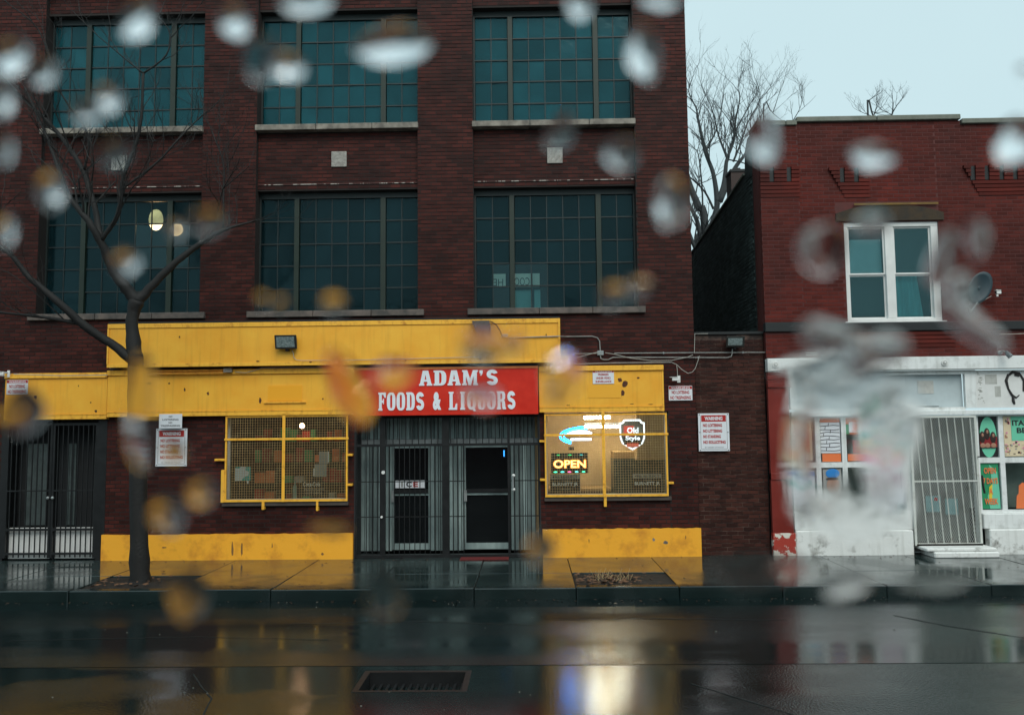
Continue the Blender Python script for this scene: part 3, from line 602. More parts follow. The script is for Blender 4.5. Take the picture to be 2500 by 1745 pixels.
# gate in front of the entrance
gt = thing('security_gate', 'black steel security bars and posts across the shop entrance', 'gate')
for (x0, x1, w) in ((-3.31, -3.28, 0), (-2.84, -2.735, 0), (-1.655, -1.52, 0), (-.41, -.365, 0), (.165, .195, 0)): B('post', black, gt, x0, x1, .02, .08, 0.0, 2.68)
B('header', black, gt, -3.28, .165, .015, .085, 2.085, 2.13); B('top_rail', black, gt, -3.28, .165, .03, .06, 2.62, 2.66)
B('threshold', black, gt, -3.28, .165, -.02, .12, 0.0, .06)
xx = -3.2
while xx < .12:
    if min(abs(xx-p) for p in (-2.79, -1.59, -.39)) > .07: B('transom_bar', black, gt, xx-.008, xx+.008, .035, .052, 2.13, 2.62)
    xx += .122
for (x0, x1) in ((-3.28, -2.84), (-2.735, -1.655), (-1.52, -1.22), (-.365, .165)):
    n = int((x1-x0)/.098)
    for i in range(n): a = x0+(i+.7)*(x1-x0)/n; B('bar', black, gt, a-.007, a+.007, .035, .050, .06, 2.085)
    for z in (.76, 1.42): B('cross_bar', black, gt, x0, x1, .052, .066, z-.009, z+.009)
for (lx, lz, r) in ((-2.77, 1.60, .034), (-2.80, .765, .022)): MB().tube([(lx, .02, lz), (lx, -.01, lz)], r, 14).build('lock', white, gt)
for lz in (1.52, 1.26): MB().ellip((-.30, -.01, lz), (.035, .03, .03)).build('handle_end', white, gt, smooth=True)
MB().tube([(-.31, -.02, 1.26), (-.31, -.02, 1.52)], .018, 8).build('pull_handle', steel, gt)
mt = tag(B('door_mat', mat('dark_red_mat', (.16, .015, .015), .7, var=.4, vscale=20), None, -1.30, -.40, -.34, -.03, .004, .016), 'dark red mat on the step of the right glass door', 'mat')

# ================================================================== PLINTHS
plm = mat('yellow_plinth_paint', (.95, .43, .035), .4, col2=(.60, .23, .03), vscale=2.6, bump=.5, bscale=9, pos=(.26, .50), spec=.4)
for (x0, x1, h, lb) in ((-8.10, -3.33, .475, 'long low yellow painted plinth left of the shop entrance'), (.235, 3.19, .515, 'yellow painted plinth with chipped spots right of the shop entrance')):
    t = thing('plinth', lb, 'plinth'); n = 40
    mb = MB(); 
    top = [(x0+(x1-x0)*i/n, h+random.uniform(-.008, .008)) for i in range(n+1)]
    mb.prism([(x0, -.02)]+top+[(x1, -.02)], -.07, .003); mb.build('body', plm, t)
    k = 0
    for (cx, cz, a, b) in (((-5.6, .2, .02, .16), (-5.42, .2, .02, .17), (-4.85, .25, .012, .06), (-3.9, .10, .03, .03), (-6.9, .24, .05, .02)) if x0 < -5 else ((2.30, .32, .03, .035), (2.52, .26, .05, .05), (1.1, .3, .01, .06), (2.9, .35, .01, .05))):
        pp = [(cx+a*random.uniform(.5, 1.1)*math.cos(2*math.pi*q/9), cz+b*random.uniform(.5, 1.1)*math.sin(2*math.pi*q/9)) for q in range(9)]
        MB().prism(pp, -.0725, -.069).build('paint_chip' if x0 > -5 and a > .02 else 'crack', (stone if x0 > -5 and a > .02 else mat('water_stain', (.22, .10, .03), .6)), t)

# ================================================================== SHOP WINDOWS AND THEIR GRILLES
def room(x0, x1, z0, z1, m, name, y0=.52, y1=2.6):
    t = MB(); t.box(x0-.1, x0, y0, y1, z0, z1); t.box(x1, x1+.1, y0, y1, z0, z1); t.box(x0, x1, y1, y1+.1, z0, z1); t.box(x0-.1, x1+.1, y0, y1+.1, z1, z1+.1); t.box(x0-.1, x1+.1, y0, y1+.1, z0-.1, z0)
    return t.build(name, m, MBL)
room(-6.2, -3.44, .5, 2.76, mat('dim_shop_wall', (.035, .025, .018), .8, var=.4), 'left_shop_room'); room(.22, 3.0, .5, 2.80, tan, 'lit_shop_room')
def swin(x0, x1, z0, z1):
    w = link('shop_window', None, MBL)
    fb = MB(); fb.box(x0, x0+.05, .12, .2, z0, z1); fb.box(x1-.05, x1, .12, .2, z0, z1); fb.box(x0+.05, x1-.05, .12, .2, z0, z0+.04); fb.box(x0+.05, x1-.05, .12, .2, z1-.04, z1); fb.build('frame', mat('pale_window_frame', (.55, .54, .48), .5, var=.2), w)
    B('pane', shopglass, w, x0+.05, x1-.05, .155, .161, z0+.04, z1-.04)
    sl_ = MB(); sl_.box(x0-.02, x1+.02, -.07, .12, z0-.075, z0-.003); sl_.build('sill', mat('dark_stone_sill', (.09, .07, .06), .6, var=.4), w, bevel=.006)
swin(-5.80, -3.44, 1.07, 2.71); swin(.30, 2.64, 1.11, 2.69)
def grille(x0, x1, z0, z1, zm, xm, label, tabs):
    t = thing('window_grille', label, 'grille'); y = -.10; b = .032
    B('frame_side', yelw, t, x0, x0+b, y, y+.05, z0, z1, bevel=.003); B('frame_side', yelw, t, x1-b, x1, y, y+.05, z0, z1, bevel=.003)
    B('frame_bottom', yelw, t, x0+b, x1-b, y, y+.05, z0, z0+b+.01, bevel=.003); B('frame_top', yelw, t, x0+b, x1-b, y, y+.05, z1-.03, z1, bevel=.003)
    B('cross_rail', yelw, t, x0-.01, x1+.02, y-.015, y-.002, zm-.02, zm+.022, bevel=.003); B('centre_post', yelw, t, xm-.03, xm+.03, y-.028, y-.016, z0, z1+.03, bevel=.003)
    mb = MB(); p = .0475; i = 0; xx = x0+b+.01
    while xx < x1-b: j = random.uniform(-.002, .002); mb.box(xx-.0024+j, xx+.0024+j, y+.02, y+.0235, z0+.04, z1-.03); xx += p
    zz = z0+.06
    while zz < z1-.03: mb.box(x0+b, x1-b, y+.0155, y+.0195, zz-.0024, zz+.0024); zz += p
    mb.build('wire_mesh', mat('yellow_wire', (.62, .44, .20), .5, col2=(.32, .20, .09), vscale=7), t, kind='stuff')
    for (tx0, tx1, tz0, tz1) in tabs: B('fixing_tab', yelw, t, tx0, tx1, y-.004, .003, tz0, tz1, bevel=.003)
    return t
grille(-5.765, -3.43, 1.075, 2.695, 2.25, -4.64, 'yellow mesh security grille over the dark left shop window', [(-5.96, -5.766, 1.85, 1.89), (-5.83, -5.768, 1.07, 1.68), (-3.43, -3.34, 1.92, 1.96), (-3.43, -3.34, 1.36, 1.40), (-5.05, -5.0, .93, 1.074), (-4.02, -3.98, .90, 1.074)])
grille(.295, 2.60, 1.115, 2.665, 2.27, 1.40, 'yellow mesh security grille over the lit right shop window', [(.20, .294, 2.14, 2.18), (.20, .294, 1.42, 1.46), (2.60, 2.70, 1.34, 1.38), (1.39, 1.44, .93, 1.114)])
# contents of the left window
def poster(name, label, x0, x1, z0, z1, y, m, cat='poster'):
    t = thing(name, label, cat); MB().box(x0, x1, y, y+.004, z0, z1).build('sheet', m, t); return t
t = poster('poster', 'torn green and white poster in the lower left of the dark shop window', -5.66, -5.37, 1.46, 1.72, .20, MATS['teal'])
MB().prism([(-5.665, 1.455), (-5.665, 1.70), (-5.60, 1.69), (-5.55, 1.725), (-5.46, 1.72), (-5.47, 1.66), (-5.40, 1.62), (-5.41, 1.56), (-5.50, 1.52), (-5.54, 1.46)], .193, .198).build('torn_white_sheet', MATS['sign_white'], t)
MB().prism([(-5.45, 1.46), (-5.40, 1.455), (-5.41, 1.39), (-5.43, 1.41)], .193, .198).build('loose_corner', MATS['sign_white'], t)
t = poster('paper_sheet', 'brownish paper sheets with curled white edges in the dark shop window', -4.13, -3.90, 1.52, 1.76, .20, MATS['grey'], 'paper')
MB().box(-4.05, -3.86, .205, .209, 1.765, 2.0).build('sheet', MATS['grey'], t); MB().box(-3.875, -3.855, .196, .2, 1.8, 2.0).build('curled_edge', MATS['sign_white'], t); MB().box(-4.15, -4.13, .196, .2, 1.53, 1.68).build('curled_edge', MATS['sign_white'], t)
t = poster('poster', 'dark poster with white handwriting in the lower right of the dark shop window', -4.38, -3.92, 1.15, 1.43, .205, MATS['blackp'])
text('Coca-Cola', -4.35, -4.02, 1.34, 1.42, .203, MATS['sign_white'], t); text('PIZZA PUFFS', -4.32, -3.95, 1.26, 1.30, .203, MATS['grey'], t); text('HOT DOGS', -4.30, -3.98, 1.19, 1.23, .203, MATS['grey'], t)
t = thing('bottle', 'tall pale bottle standing inside the dark shop window', 'bottle'); MB().tube([(-4.52, .25, 1.11), (-4.52, .25, 1.32), (-4.52, .25, 1.38), (-4.52, .25, 1.45)], [.04, .04, .015, .014], 10).build('body', mat('pale_bottle', (.25, .40, .36), .2), t)
t = thing('shelf_of_goods', 'shelving of reddish packaged goods deep in the dark shop window', 'shelf')
for k in range(4): B('shelf_board', MATS['dim_shop_wall'] if 'dim_shop_wall' in MATS else dark, t, -5.7, -3.5, 1.3, 1.6, .9+.42*k, .92+.42*k)
for k in range(4):
    xx = -5.65
    while xx < -3.6:
        w = random.uniform(.08, .2); h = random.uniform(.12, .3); B('package', MATS[random.choice(['sign_red', 'orange', 'green', 'blackp', 'maroon', 'grey', 'blackp'])], t, xx, xx+w, 1.32, 1.5, .922+.42*k, .92+.42*k+h); xx += w+random.uniform(.01, .08)
t = thing('fill_bulb', 'added bulb warming the dark room behind the left shop window', 'lamp'); MB().ellip((-4.6, 1.0, 2.5), (.05, .05, .05)).build('bulb', emis('fill_bulb_glow', (1, .55, .30), 30), t)  # bulb added to warm and brighten the goods in this room
t = thing('red_ornament', 'small red rounded ornament hanging in the right of the dark shop window', 'ornament'); MB().ellip((-3.72, .25, 1.87), (.05, .02, .055)).build('ball', MATS['orange'], t); MB().ellip((-3.72, .25, 1.62), (.03, .02, .035)).build('ball', MATS['sign_red'], t)
# lit window
def tube_lamp(x0, x1, y, z, s, label):
    t = thing('fluorescent_lamp', label, 'lamp'); MB().tube([(x0, y, z), (x1, y, z)], .028, 8).build('tube', emis('fluorescent_%g' % s, (1, .90, .70), s), t); B('fixture', white, t, x0, x1, y-.07, y+.07, z+.04, z+.08)
tube_lamp(1.10, 1.62, .80, 2.60, 58, 'nearer fluorescent tube at the ceiling of the lit shop window'); tube_lamp(1.15, 2.3, 1.5, 2.42, 45, 'further fluorescent tube deeper in the lit shop')
t = thing('display_fridge', 'dark cooler cabinet standing in the lit shop', 'fridge'); B('cabinet', mat('dark_cabinet', (.03, .045, .035), .4), t, 1.75, 3.0, 1.5, 2.2, .5, 1.75); B('top_board', ltan, t, 1.75, 3.0, 1.45, 2.2, 1.76, 1.9)
t = thing('counter', 'brown counter block below the lit shop ceiling', 'counter'); B('top', ltan, t, .25, 1.7, 1.7, 2.4, .6, 1.15, bevel=.01); B('front', mat('dark_brown', (.08, .045, .02), .7), t, .25, 1.7, 1.66, 1.70, .6, 1.1)
t = thing('cupboard', 'brown wall cupboard hanging behind the shield sign', 'cupboard'); B('body', ltan, t, 2.15, 2.7, .9, 1.3, 1.75, 2.76); B('door', mat('brown_door', (.30, .17, .06), .6), t, 2.18, 2.42, .885, .90, 1.78, 2.7)
def neon(name, label, pts, r, col, s, cat='neon sign'):
    t = thing(name, label, cat); MB().tube(pts, r, 8).build('neon_tube', emis('neon_%s' % name, col, s), t); return t
arc = [(1.16-.0, 2.415)]
arc = [(1.17-.57*math.sin(math.radians(a))*1.0-.0, 2.245+.17*math.cos(math.radians(a))*1.05) for a in range(0, 150, 10)]
t = neon('neon_sign', 'blue oval neon beer sign with glowing white script in the lit shop window', [(x, .22, z) for x, z in arc], .016, (.0, .24, 1.0), 20)
arc2 = [(1.17-.50*math.sin(math.radians(a)), 2.245+.135*math.cos(math.radians(a))) for a in range(5, 145, 10)]
MB().tube([(x, .22, z) for x, z in arc2], .010, 8).build('neon_tube', MATS['neon_neon_sign'], t)
MB().ellip((.98, .235, 2.30), (.24, .012, .055), 18, 8).build('white_script', emis('white_script', (.75, .85, 1), 5), t)
MB().box(.80, 1.20, .223, .234, 2.16, 2.20).build('white_script', MATS['white_script'] if 'white_script' in MATS else white, t)
B('transformer', blackc, t, .76, .86, .2, .26, 1.98, 2.04)
t = thing('led_open_sign', 'black LED sign glowing OPEN in yellow and orange letters in the lit window', 'sign')
B('board', MATS['blackp'], t, .42, 1.13, .22, .25, 1.535, 1.925)
text('OPEN', .46, 1.09, 1.635, 1.80, .212, emis('led_orange', (1, .28, .04), 3.0), t, bold=.045); text('OPEN', .475, 1.075, 1.65, 1.785, .208, emis('led_yellow', (1, .85, .25), 3.0), t, bold=-.005)
for i, c in enumerate([(.05, 1, .4), (.05, .9, .8), (1, .1, .3), (.1, .9, .8), (.05, 1, .4)]): MB().ellip((.50+i*.135, .213, 1.565), (.035, .006, .012)).build('led_dot', emis('led_%d' % i, c, 3), t)
for i, c in enumerate([(0, .8, .2), (0, .8, .2), (0, .5, .5)]): MB().ellip((.56+i*.22, .213, 1.885), (.035, .006, .012)).build('led_dot', emis('ledt_%d' % i, c, 1.4), t)
t = thing('beer_sign', 'glowing white shield shaped Old Style beer sign in the right half of the lit window', 'sign')
def shield(k, y0, y1, m, name):
    cx, cz = 1.985, 2.26; pts = [(-.15, .30), (.15, .30), (.19, .25), (.245, .23), (.245, -.05), (.20, -.17), (.10, -.235), (0, -.30), (-.10, -.235), (-.20, -.17), (-.245, -.05), (-.245, .23), (-.19, .25)]
    MB().prism([(cx+a*k, cz+b*k) for a, b in pts], y0, y1).build(name, m, t)
shield(1, .215, .24, emis('shield_white', (.85, .93, 1), 1.5), 'lit_rim'); shield(.86, .209, .214, MATS['blackp'], 'dark_field'); shield(.80, .205, .2085, MATS['grey'], 'inner_rim')
B('red_field', emis('backlit_red', (.9, .06, .03), .75), t, 1.82, 2.02, .200, .204, 2.24, 2.43); B('dark_band', MATS['blackp'], t, 1.82, 2.15, .200, .204, 2.07, 2.235); B('red_ribbon', MATS['print_backlit'] if False else emis('backlit_red2', (.8, .10, .05), .6), t, 1.87, 2.10, .196, .199, 2.03, 2.10)
text('Old', 1.88, 2.10, 2.29, 2.40, .196, MATS['shield_white'], t, bold=.03); text('Style', 1.85, 2.13, 2.13, 2.24, .196, MATS['shield_white'], t, bold=.03)
for k, (x0, x1, lb) in enumerate(((.40, .97, 'dark re-elect campaign poster below the OPEN sign in the lit window'), (1.97, 2.53, 'dark re-elect campaign poster in the lower right of the lit window'))):
    t = thing('campaign_poster', lb, 'poster'); B('sheet', MATS['blackp'], t, x0, x1, .215, .219, 1.18, 1.52); B('header', MATS['grey'], t, x0+.005, x1-.005, .211, .2145, 1.43, 1.515)
    text("49th RE-ELECT", x0+.04, x1-.05, 1.445, 1.50, .209, MATS['ink'], t, bold=.02); text('VERNON', x0+.2, x1-.2, 1.385, 1.41, .211, MATS['grey'], t); text('BURNETT JR', x0+.04, x1-.04, 1.285, 1.365, .211, MATS['sign_white'], t, bold=.02); text('CHICAGO', x0+.2, x1-.2, 1.225, 1.255, .211, MATS['grey'], t)
    B('edge', MATS['grey'], t, x1-.008, x1, .211, .2145, 1.18, 1.428)

# ================================================================== LAMPS, CAMERAS, CONDUITS
def flood(x0, x1, z0, z1, y, label, glow=None):
    t = thing('floodlight', label, 'floodlight'); w = x1-x0
    mb = MB(); b = 0
    mb.v = [(x0, y-.13, z0), (x1, y-.13, z0), (x1-.05, y, z0+.03), (x0+.05, y, z0+.03), (x0, y-.20, z1), (x1, y-.20, z1), (x1-.05, y, z1-.02), (x0+.05, y, z1-.02)]
    mb.f = [(0, 1, 5, 4), (1, 2, 6, 5), (3, 0, 4, 7), (4, 5, 6, 7), (0, 3, 2, 1), (2, 3, 7, 6)]
    mb.build('housing', mat('bronze_housing', (.02, .022, .02), .45), t, bevel=.008)
    g = MB(); e = .035; k = .07/(z1-z0)
    def yy(z): return y-.13-k*(z-z0)-.004
    g.quadplane([(x0+e, yy(z0+e), z0+e), (x1-e*1.3, yy(z0+e), z0+e), (x1-e*1.3, yy(z1-e), z1-e), (x0+e, yy(z1-e), z1-e)]).build('lens', mat('prismatic_lens', (.30, .36, .36), .2, col2=(.10, .14, .14), vscale=30, bump=.6, bscale=60), t)
    B('knuckle', black, t, (x0+x1)/2-.03, (x0+x1)/2+.03, y-.08, y-.0, z0-.03, z0+.028)
flood(-4.74, -4.32, 3.93, 4.19, -.281, 'square black floodlight on the upper yellow band left of the red sign'); flood(3.74, 4.09, 3.89, 4.09, -.01, 'floodlight with pale lens on the dark infill above the alley wall')
t = thing('lamp_box', 'grey slanted lamp box at the right end of the upper yellow band', 'lamp')
MB().prism([(-1.04, 4.42), (-.72, 4.42), (-.69, 4.30), (-.69, 4.09), (-.92, 4.07)], -.42, -.283).build('housing', mat('grey_box', (.13, .12, .11), .5, var=.3), t)
def jbox(x0, x1, z0, z1, y, label):
    t = thing('junction_box', label, 'box'); B('box', mat('pale_blue_box', (.36, .42, .44), .5), t, x0, x1, y-.05, y, z0, z1, bevel=.004); B('cover', steel, t, x0+.01, x1-.01, y-.054, y-.051, z0+.01, z1-.01)
jbox(1.325, 1.44, 3.775, 3.86, .003, 'pale junction box where the conduits meet right of the red sign'); jbox(-.49, -.37, 4.11, 4.17, -.283, 'small junction box on the upper yellow band beside the cable hoop')
def scam(x, z, y, s, label):
    t = thing('security_camera', label, 'camera'); k = s
    MB().tube([(x+.04*k, y, z+.02), (x, y-.10, z+.01)], .012, 6).build('bracket', white, t); MB().box(x-.09*k, x+.05*k, y-.16, y-.10, z-.045, z+.02).build('body', white, t, bevel=.008); MB().tube([(x-.09*k, y-.13, z-.012), (x-.10*k, y-.135, z-.012)], .022, 8).build('lens', blackc, t)
    MB().prism([(x-.13*k, z+.03), (x+.02, z+.03), (x+.02, z+.022), (x-.13*k, z+.022)], y-.17, y-.09).build('sun_shield', white, t); B('mount', white, t, x+.03*k, x+.09*k, y-.01, y, z-.07, z+.06)
scam(2.80, 3.31, -.0, 1, 'white security camera hanging under the conduits right of the yellow band'); scam(-9.98, 3.55, -.16, .8, 'white security camera at the left end of the lower yellow band'); scam(8.84, 4.86, -.11, .6, 'tiny white camera on the red painted wall beside the satellite dish')
for nm, lb, r, pts in [["conduit", "grey conduit crossing the upper yellow band and bending down to the junction box", 0.011, [[-0.37, -0.3, 4.1], [0.09, -0.3, 4.11], [0.61, -0.3, 4.12], [0.72, -0.03, 4.14], [1.23, -0.03, 4.14], [1.33, -0.03, 4.11], [1.37, -0.03, 4.05], [1.38, -0.03, 3.86]]], ["conduit", "long straight grey conduit crossing the brick wall from the junction box to the white shopfront", 0.011, [[1.65, -0.03, 3.81], [3.2, -0.03, 3.8], [4.67, -0.03, 3.79], [5.49, -0.03, 3.77]]], ["conduit", "lower grey conduit dipping under the junction box and curving up into the right floodlight", 0.011, [[1.38, -0.03, 3.77], [1.39, -0.03, 3.71], [1.45, -0.03, 3.69], [1.53, -0.03, 3.69], [1.62, -0.03, 3.73], [1.72, -0.03, 3.73], [2.42, -0.03, 3.72], [3.78, -0.03, 3.7], [3.86, -0.03, 3.72], [3.88, -0.03, 3.78], [3.89, -0.03, 3.88]]], ["conduit", "grey conduit lying along the top of the right yellow panel towards the security camera", 0.01, [[0.86, -0.1, 3.61], [1.64, -0.1, 3.62], [2.72, -0.1, 3.62]]], ["cable", "loose thin white cable looping out beside the upper yellow band", 0.006, [[1.35, -0.05, 3.81], [0.85, -0.05, 3.81], [0.77, -0.05, 3.74], [0.77, -0.05, 3.68], [0.87, -0.05, 3.72], [1.35, -0.05, 3.84]]], ["cable", "slack thin cable sagging between the junction box and the alley corner", 0.006, [[1.47, -0.06, 3.82], [1.64, -0.06, 3.79], [1.95, -0.06, 3.71], [2.34, -0.06, 3.66], [2.73, -0.06, 3.66], [3.04, -0.06, 3.72], [3.13, -0.06, 3.76]]], ["cable", "thin cable drooping in a loop below the conduits above the warning signs", 0.006, [[2.73, -0.05, 3.62], [2.82, -0.05, 3.58], [2.92, -0.05, 3.48], [3.03, -0.05, 3.41], [3.11, -0.05, 3.43], [3.17, -0.05, 3.5], [3.21, -0.05, 3.61], [3.26, -0.05, 3.74]]], ["cable", "short thin cable dropping to the right security camera", 0.006, [[2.82, -0.05, 3.58], [2.83, -0.05, 3.46], [2.83, -0.05, 3.36]]], ["cable", "thin upright cable turning along the roof edge of the low infill wall", 0.006, [[3.16, -0.05, 3.79], [3.18, -0.05, 4.16], [3.43, -0.05, 4.16]]], ["cable", "grey conduit hooked round the left end of the upper yellow band", 0.01, [[-8.06, -0.05, 4.01], [-8.07, -0.05, 3.75], [-8.04, -0.05, 3.65], [-7.98, -0.05, 3.6]]], ["conduit", "rusty yellow painted conduit along the ledge between the yellow bands, left run", 0.012, [[-7.32, -0.2, 3.57], [-6.53, -0.2, 3.56], [-5.7, -0.2, 3.57]]], ["conduit", "second yellow painted conduit just below the first on the ledge", 0.012, [[-7.32, -0.2, 3.52], [-6.53, -0.2, 3.51], [-5.7, -0.2, 3.52]]], ["cable", "thin pale cable snaking right from the small box on the ledge", 0.006, [[-5.56, -0.18, 3.53], [-5.36, -0.18, 3.51], [-5.21, -0.18, 3.55], [-5.05, -0.18, 3.6], [-4.58, -0.18, 3.6], [-3.27, -0.18, 3.59]]], ["cable", "thin cable from the left floodlight along the foot of the upper yellow band", 0.006, [[-4.45, -0.31, 3.92], [-4.42, -0.31, 3.86], [-4.41, -0.31, 3.78], [-4.36, -0.31, 3.73], [-4.24, -0.31, 3.72], [-3.0, -0.31, 3.72], [-1.45, -0.31, 3.74], [-0.84, -0.31, 3.75]]], ["cable", "black cable hoop arching from the grey lamp box down to a small junction box", 0.009, [[-0.78, -0.33, 4.39], [-0.75, -0.33, 4.42], [-0.68, -0.33, 4.41], [-0.58, -0.33, 4.34], [-0.52, -0.33, 4.24], [-0.48, -0.33, 4.14], [-0.45, -0.33, 4.1]]], ["cable", "white cable running left from the far left security camera", 0.008, [[-10.27, -0.15, 3.51], [-10.11, -0.15, 3.51], [-9.96, -0.15, 3.49], [-9.89, -0.15, 3.55]]], ["cable", "thin conduit along the top edge of the far left yellow panel", 0.01, [[-9.84, -0.15, 3.54], [-8.92, -0.15, 3.5], [-8.03, -0.15, 3.5]]], ["cable", "thin pale cable running above the white fascia on the far right", 0.007, [[8.91, -0.05, 4.08], [9.14, -0.05, 4.08], [9.52, -0.05, 4.09]]], ["cable", "thin wire dropping away below the small white camera on the red wall", 0.006, [[8.8, -0.05, 4.81], [8.64, -0.05, 4.72], [8.52, -0.05, 4.64]]], ["conduit", "thin arched conduit feeding the left gooseneck lamp", 0.009, [[5.02, -0.08, 3.59], [5.04, -0.08, 3.69], [5.12, -0.08, 3.73], [5.47, -0.08, 3.73]]]]:
    t = thing(nm, lb, nm); m = conduitm if nm == 'conduit' else cablem
    if 'yellow' in lb and 'painted' in lb: m = yconduit
    if 'black' in lb: m = blackc
    MB().tube(pts, r, 6).build('run', m, t)
    if nm == 'conduit':
        L_ = [(Vector(pts[i]), Vector(pts[i+1])) for i in range(len(pts)-1) if (Vector(pts[i+1])-Vector(pts[i])).length > .9]
        for a, b in L_:
            n = int((b-a).length/1.1)
            for k in range(n): p = a.lerp(b, (k+.6)/n); B('clip', steel, t, p.x-.012, p.x+.012, p.y-.014, p.y+.02, p.z-.018, p.z+.02)

# ================================================================== LOW BRICK INFILL WALL
iw = thing('infill_wall', 'low brown brick wall closing the gap between the two buildings', 'wall')
wo_ = MB().box(3.18, 4.49, .036, .35, -.05, 4.15).build('wall_core', imortar, iw)
print('bricks infill', bricks(wo_, [(3.18, 4.49, .0, 4.08, .028)], ibrick, 300, depth=.03, jit=.003))
B('roof_edge', stringc, iw, 3.18, 4.49, .0, .4, 4.152, 4.20); B('roof', mat('tar_roof', (.015, .016, .016), .7), iw, 3.18, 4.49, .4, 9, 4.0, 4.12)

# ================================================================== RED BUILDING WITH WHITE SHOPFRONT
RB = thing('red_building', 'two storey red painted brick building with a white ground floor shopfront', 'building')
XR = 12.5
w = MB()
w.box(4.50, 6.10, .004, .4, 3.66, 8.17); w.box(7.90, XR, .004, .4, 3.66, 8.17); w.box(6.10, 7.90, .004, .4, 3.66, 4.36); w.box(6.10, 7.90, .004, .4, 6.28, 8.17)
w.box(5.25, 8.42, .004, .4, 8.171, 8.25)
rw = w.build('front_wall', rmortar, RB)
R = [(5.25, 6.08, 4.36, 6.28, 0), (7.92, 10.6, 4.36, 8.15, 0), (5.25, 7.92, 6.66, 8.24, 0), (5.25, 5.95, 6.28, 6.66, 0), (5.25, 10.6, 3.68, 4.16, 0), (7.92, 8.42, 8.15, 8.24, 0)]
for a in [(4.50, 5.25, 3.68, 4.16, -.10), (4.50, 5.25, 4.36, 6.75, -.10), (4.50, 5.25, 7.35, 8.15, -.10)]: R.append(a)
B('pier_core', rmortar, RB, 4.504, 5.246, -.096, .003, 3.68, 8.16)
print('bricks red', bricks(rw, R, rbrick, 300, depth=.02, jit=.0015))
# corbelled courses with dark slots
for (x0, x1, y, slots) in ((4.50, 5.25, -.10, (4.72, 5.05)), (5.85, 6.62, 0, (6.10, 6.37)), (8.42, 10.4, 0, (8.60, 8.86, 9.14, 9.40, 9.66, 9.92))):
    for i in range(8):
        z = 6.76+i*.075; out = .012+.006*i; a = x0+(.0 if x0 < 5 else .04*(7-i)); segs = []; c = a
        if i >= 4:
            for s in slots: segs.append((c, s-.045)); c = s+.045
        segs.append((c, x1))
        for (p, q) in segs:
            if q-p > .03: MB().box(p, q, y-out, y+.02, z+.006, z+.068).build('corbel_course', rbrick, rw)
    for s in slots: B('slot_shade_plate', stringc, rw, s-.044, s+.044, y-.012, y-.004, 7.07, 7.34)  # black plates stand in for the shade inside the slots
# coping, string course
for (x0, x1, z, y) in ((4.46, 5.02, 8.17, -.14), (5.03, 5.24, 8.17, -.14), (5.26, 6.8, 8.262, -.06), (6.81, 8.41, 8.262, -.06), (8.43, 9.9, 8.175, -.06), (9.91, XR, 8.175, -.06)): MB().box(x0, x1, y, .45, z, z+.10).build('coping_stone', coping, RB, bevel=.012)
m_ = MB(); m_.box(4.49, 5.27, -.15, .008, 4.17, 4.35); m_.box(5.27, XR, -.06, .008, 4.17, 4.33); m_.build('string_course', stringc, RB, bevel=.01)
for i in range(4): MB().box(5.9, 8.1, -.012-.010*i, -.001, 3.86+i*.075, 3.86+i*.075+.062).build('corbel_course', rbrick, rw)
MB().prism([(5.95, 6.30), (5.95, 6.45), (6.3, 6.56), (7.0, 6.62), (7.6, 6.56), (8.0, 6.45), (8.0, 6.30)], -.03, .02).build('mossy_lintel', moss, RB)
MB().box(6.3, 7.9, -.045, -.031, 6.60, 6.64).build('drip_ledge', mat('mustard_ledge', (.22, .12, .02), .7, var=.4), RB)
# side wall receding along the alley with its stepped sloping parapet
prof = [(0.0, -.05), (30, -.05), (30, 6.5), (9, 6.9), (6.7, 7.05), (3.6, 7.27), (1.6, 7.45), (.58, 7.53), (.52, 8.0), (.30, 8.2), (0.0, 8.2)]
mb = MB(); n = len(prof); mb.v = [(4.5, y+.41, z) for y, z in prof]+[(4.8, y+.41, z) for y, z in prof]
mb.f = [tuple(range(n)), tuple(range(n, 2*n))[::-1]]+[(i, (i+1) % n, n+(i+1) % n, n+i) for i in range(n)]
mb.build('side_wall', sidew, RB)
mb = MB(); top = prof[2:8]
for i in range(len(top)-1):
    (ya, za), (yb, zb) = top[i+1], top[i]; b = len(mb.v); mb.v += [(4.47, ya+.41, za+.003), (4.83, ya+.41, za+.003), (4.83, yb+.41, zb+.003), (4.47, yb+.41, zb+.003), (4.47, ya+.41, za+.05), (4.83, ya+.41, za+.05), (4.83, yb+.41, zb+.05), (4.47, yb+.41, zb+.05)]
    mb.f += [(b, b+1, b+2, b+3), (b+4, b+7, b+6, b+5), (b, b+4, b+5, b+1), (b+2, b+6, b+7, b+3), (b, b+3, b+7, b+4), (b+1, b+5, b+6, b+2)]
mb.build('side_coping', coping, RB)
sbm = MB(); k = 0
for k in range(50, 101):
    z = k*.075; yb = .46+(.1 if k % 2 else 0)
    ztop = lambda y: 7.5-(y-.4)*.075
    while yb < 7.6:
        if z+.075 < ztop(yb+.2)-.02: sbm.box(4.487+random.uniform(-.002, .002), 4.4995, yb+.004, yb+.197, z+.005, z+.068)
        yb += .205
sbm.build('bricks', mat('alley_shaded_side_brick', (.065, .090, .086), .75, isl=True, var=.6, vscale=1.2, spec=.2), RB, kind='stuff')  # brick tone has the alley shade painted in as well
B('roof', mat('tar_roof2', (.03, .03, .03), .8), RB, 4.8, XR, .4, 30, 6.2, 6.3)
B('corner_return', sidew, RB, 4.502, 4.8, .402, .409, 0, 8.16)
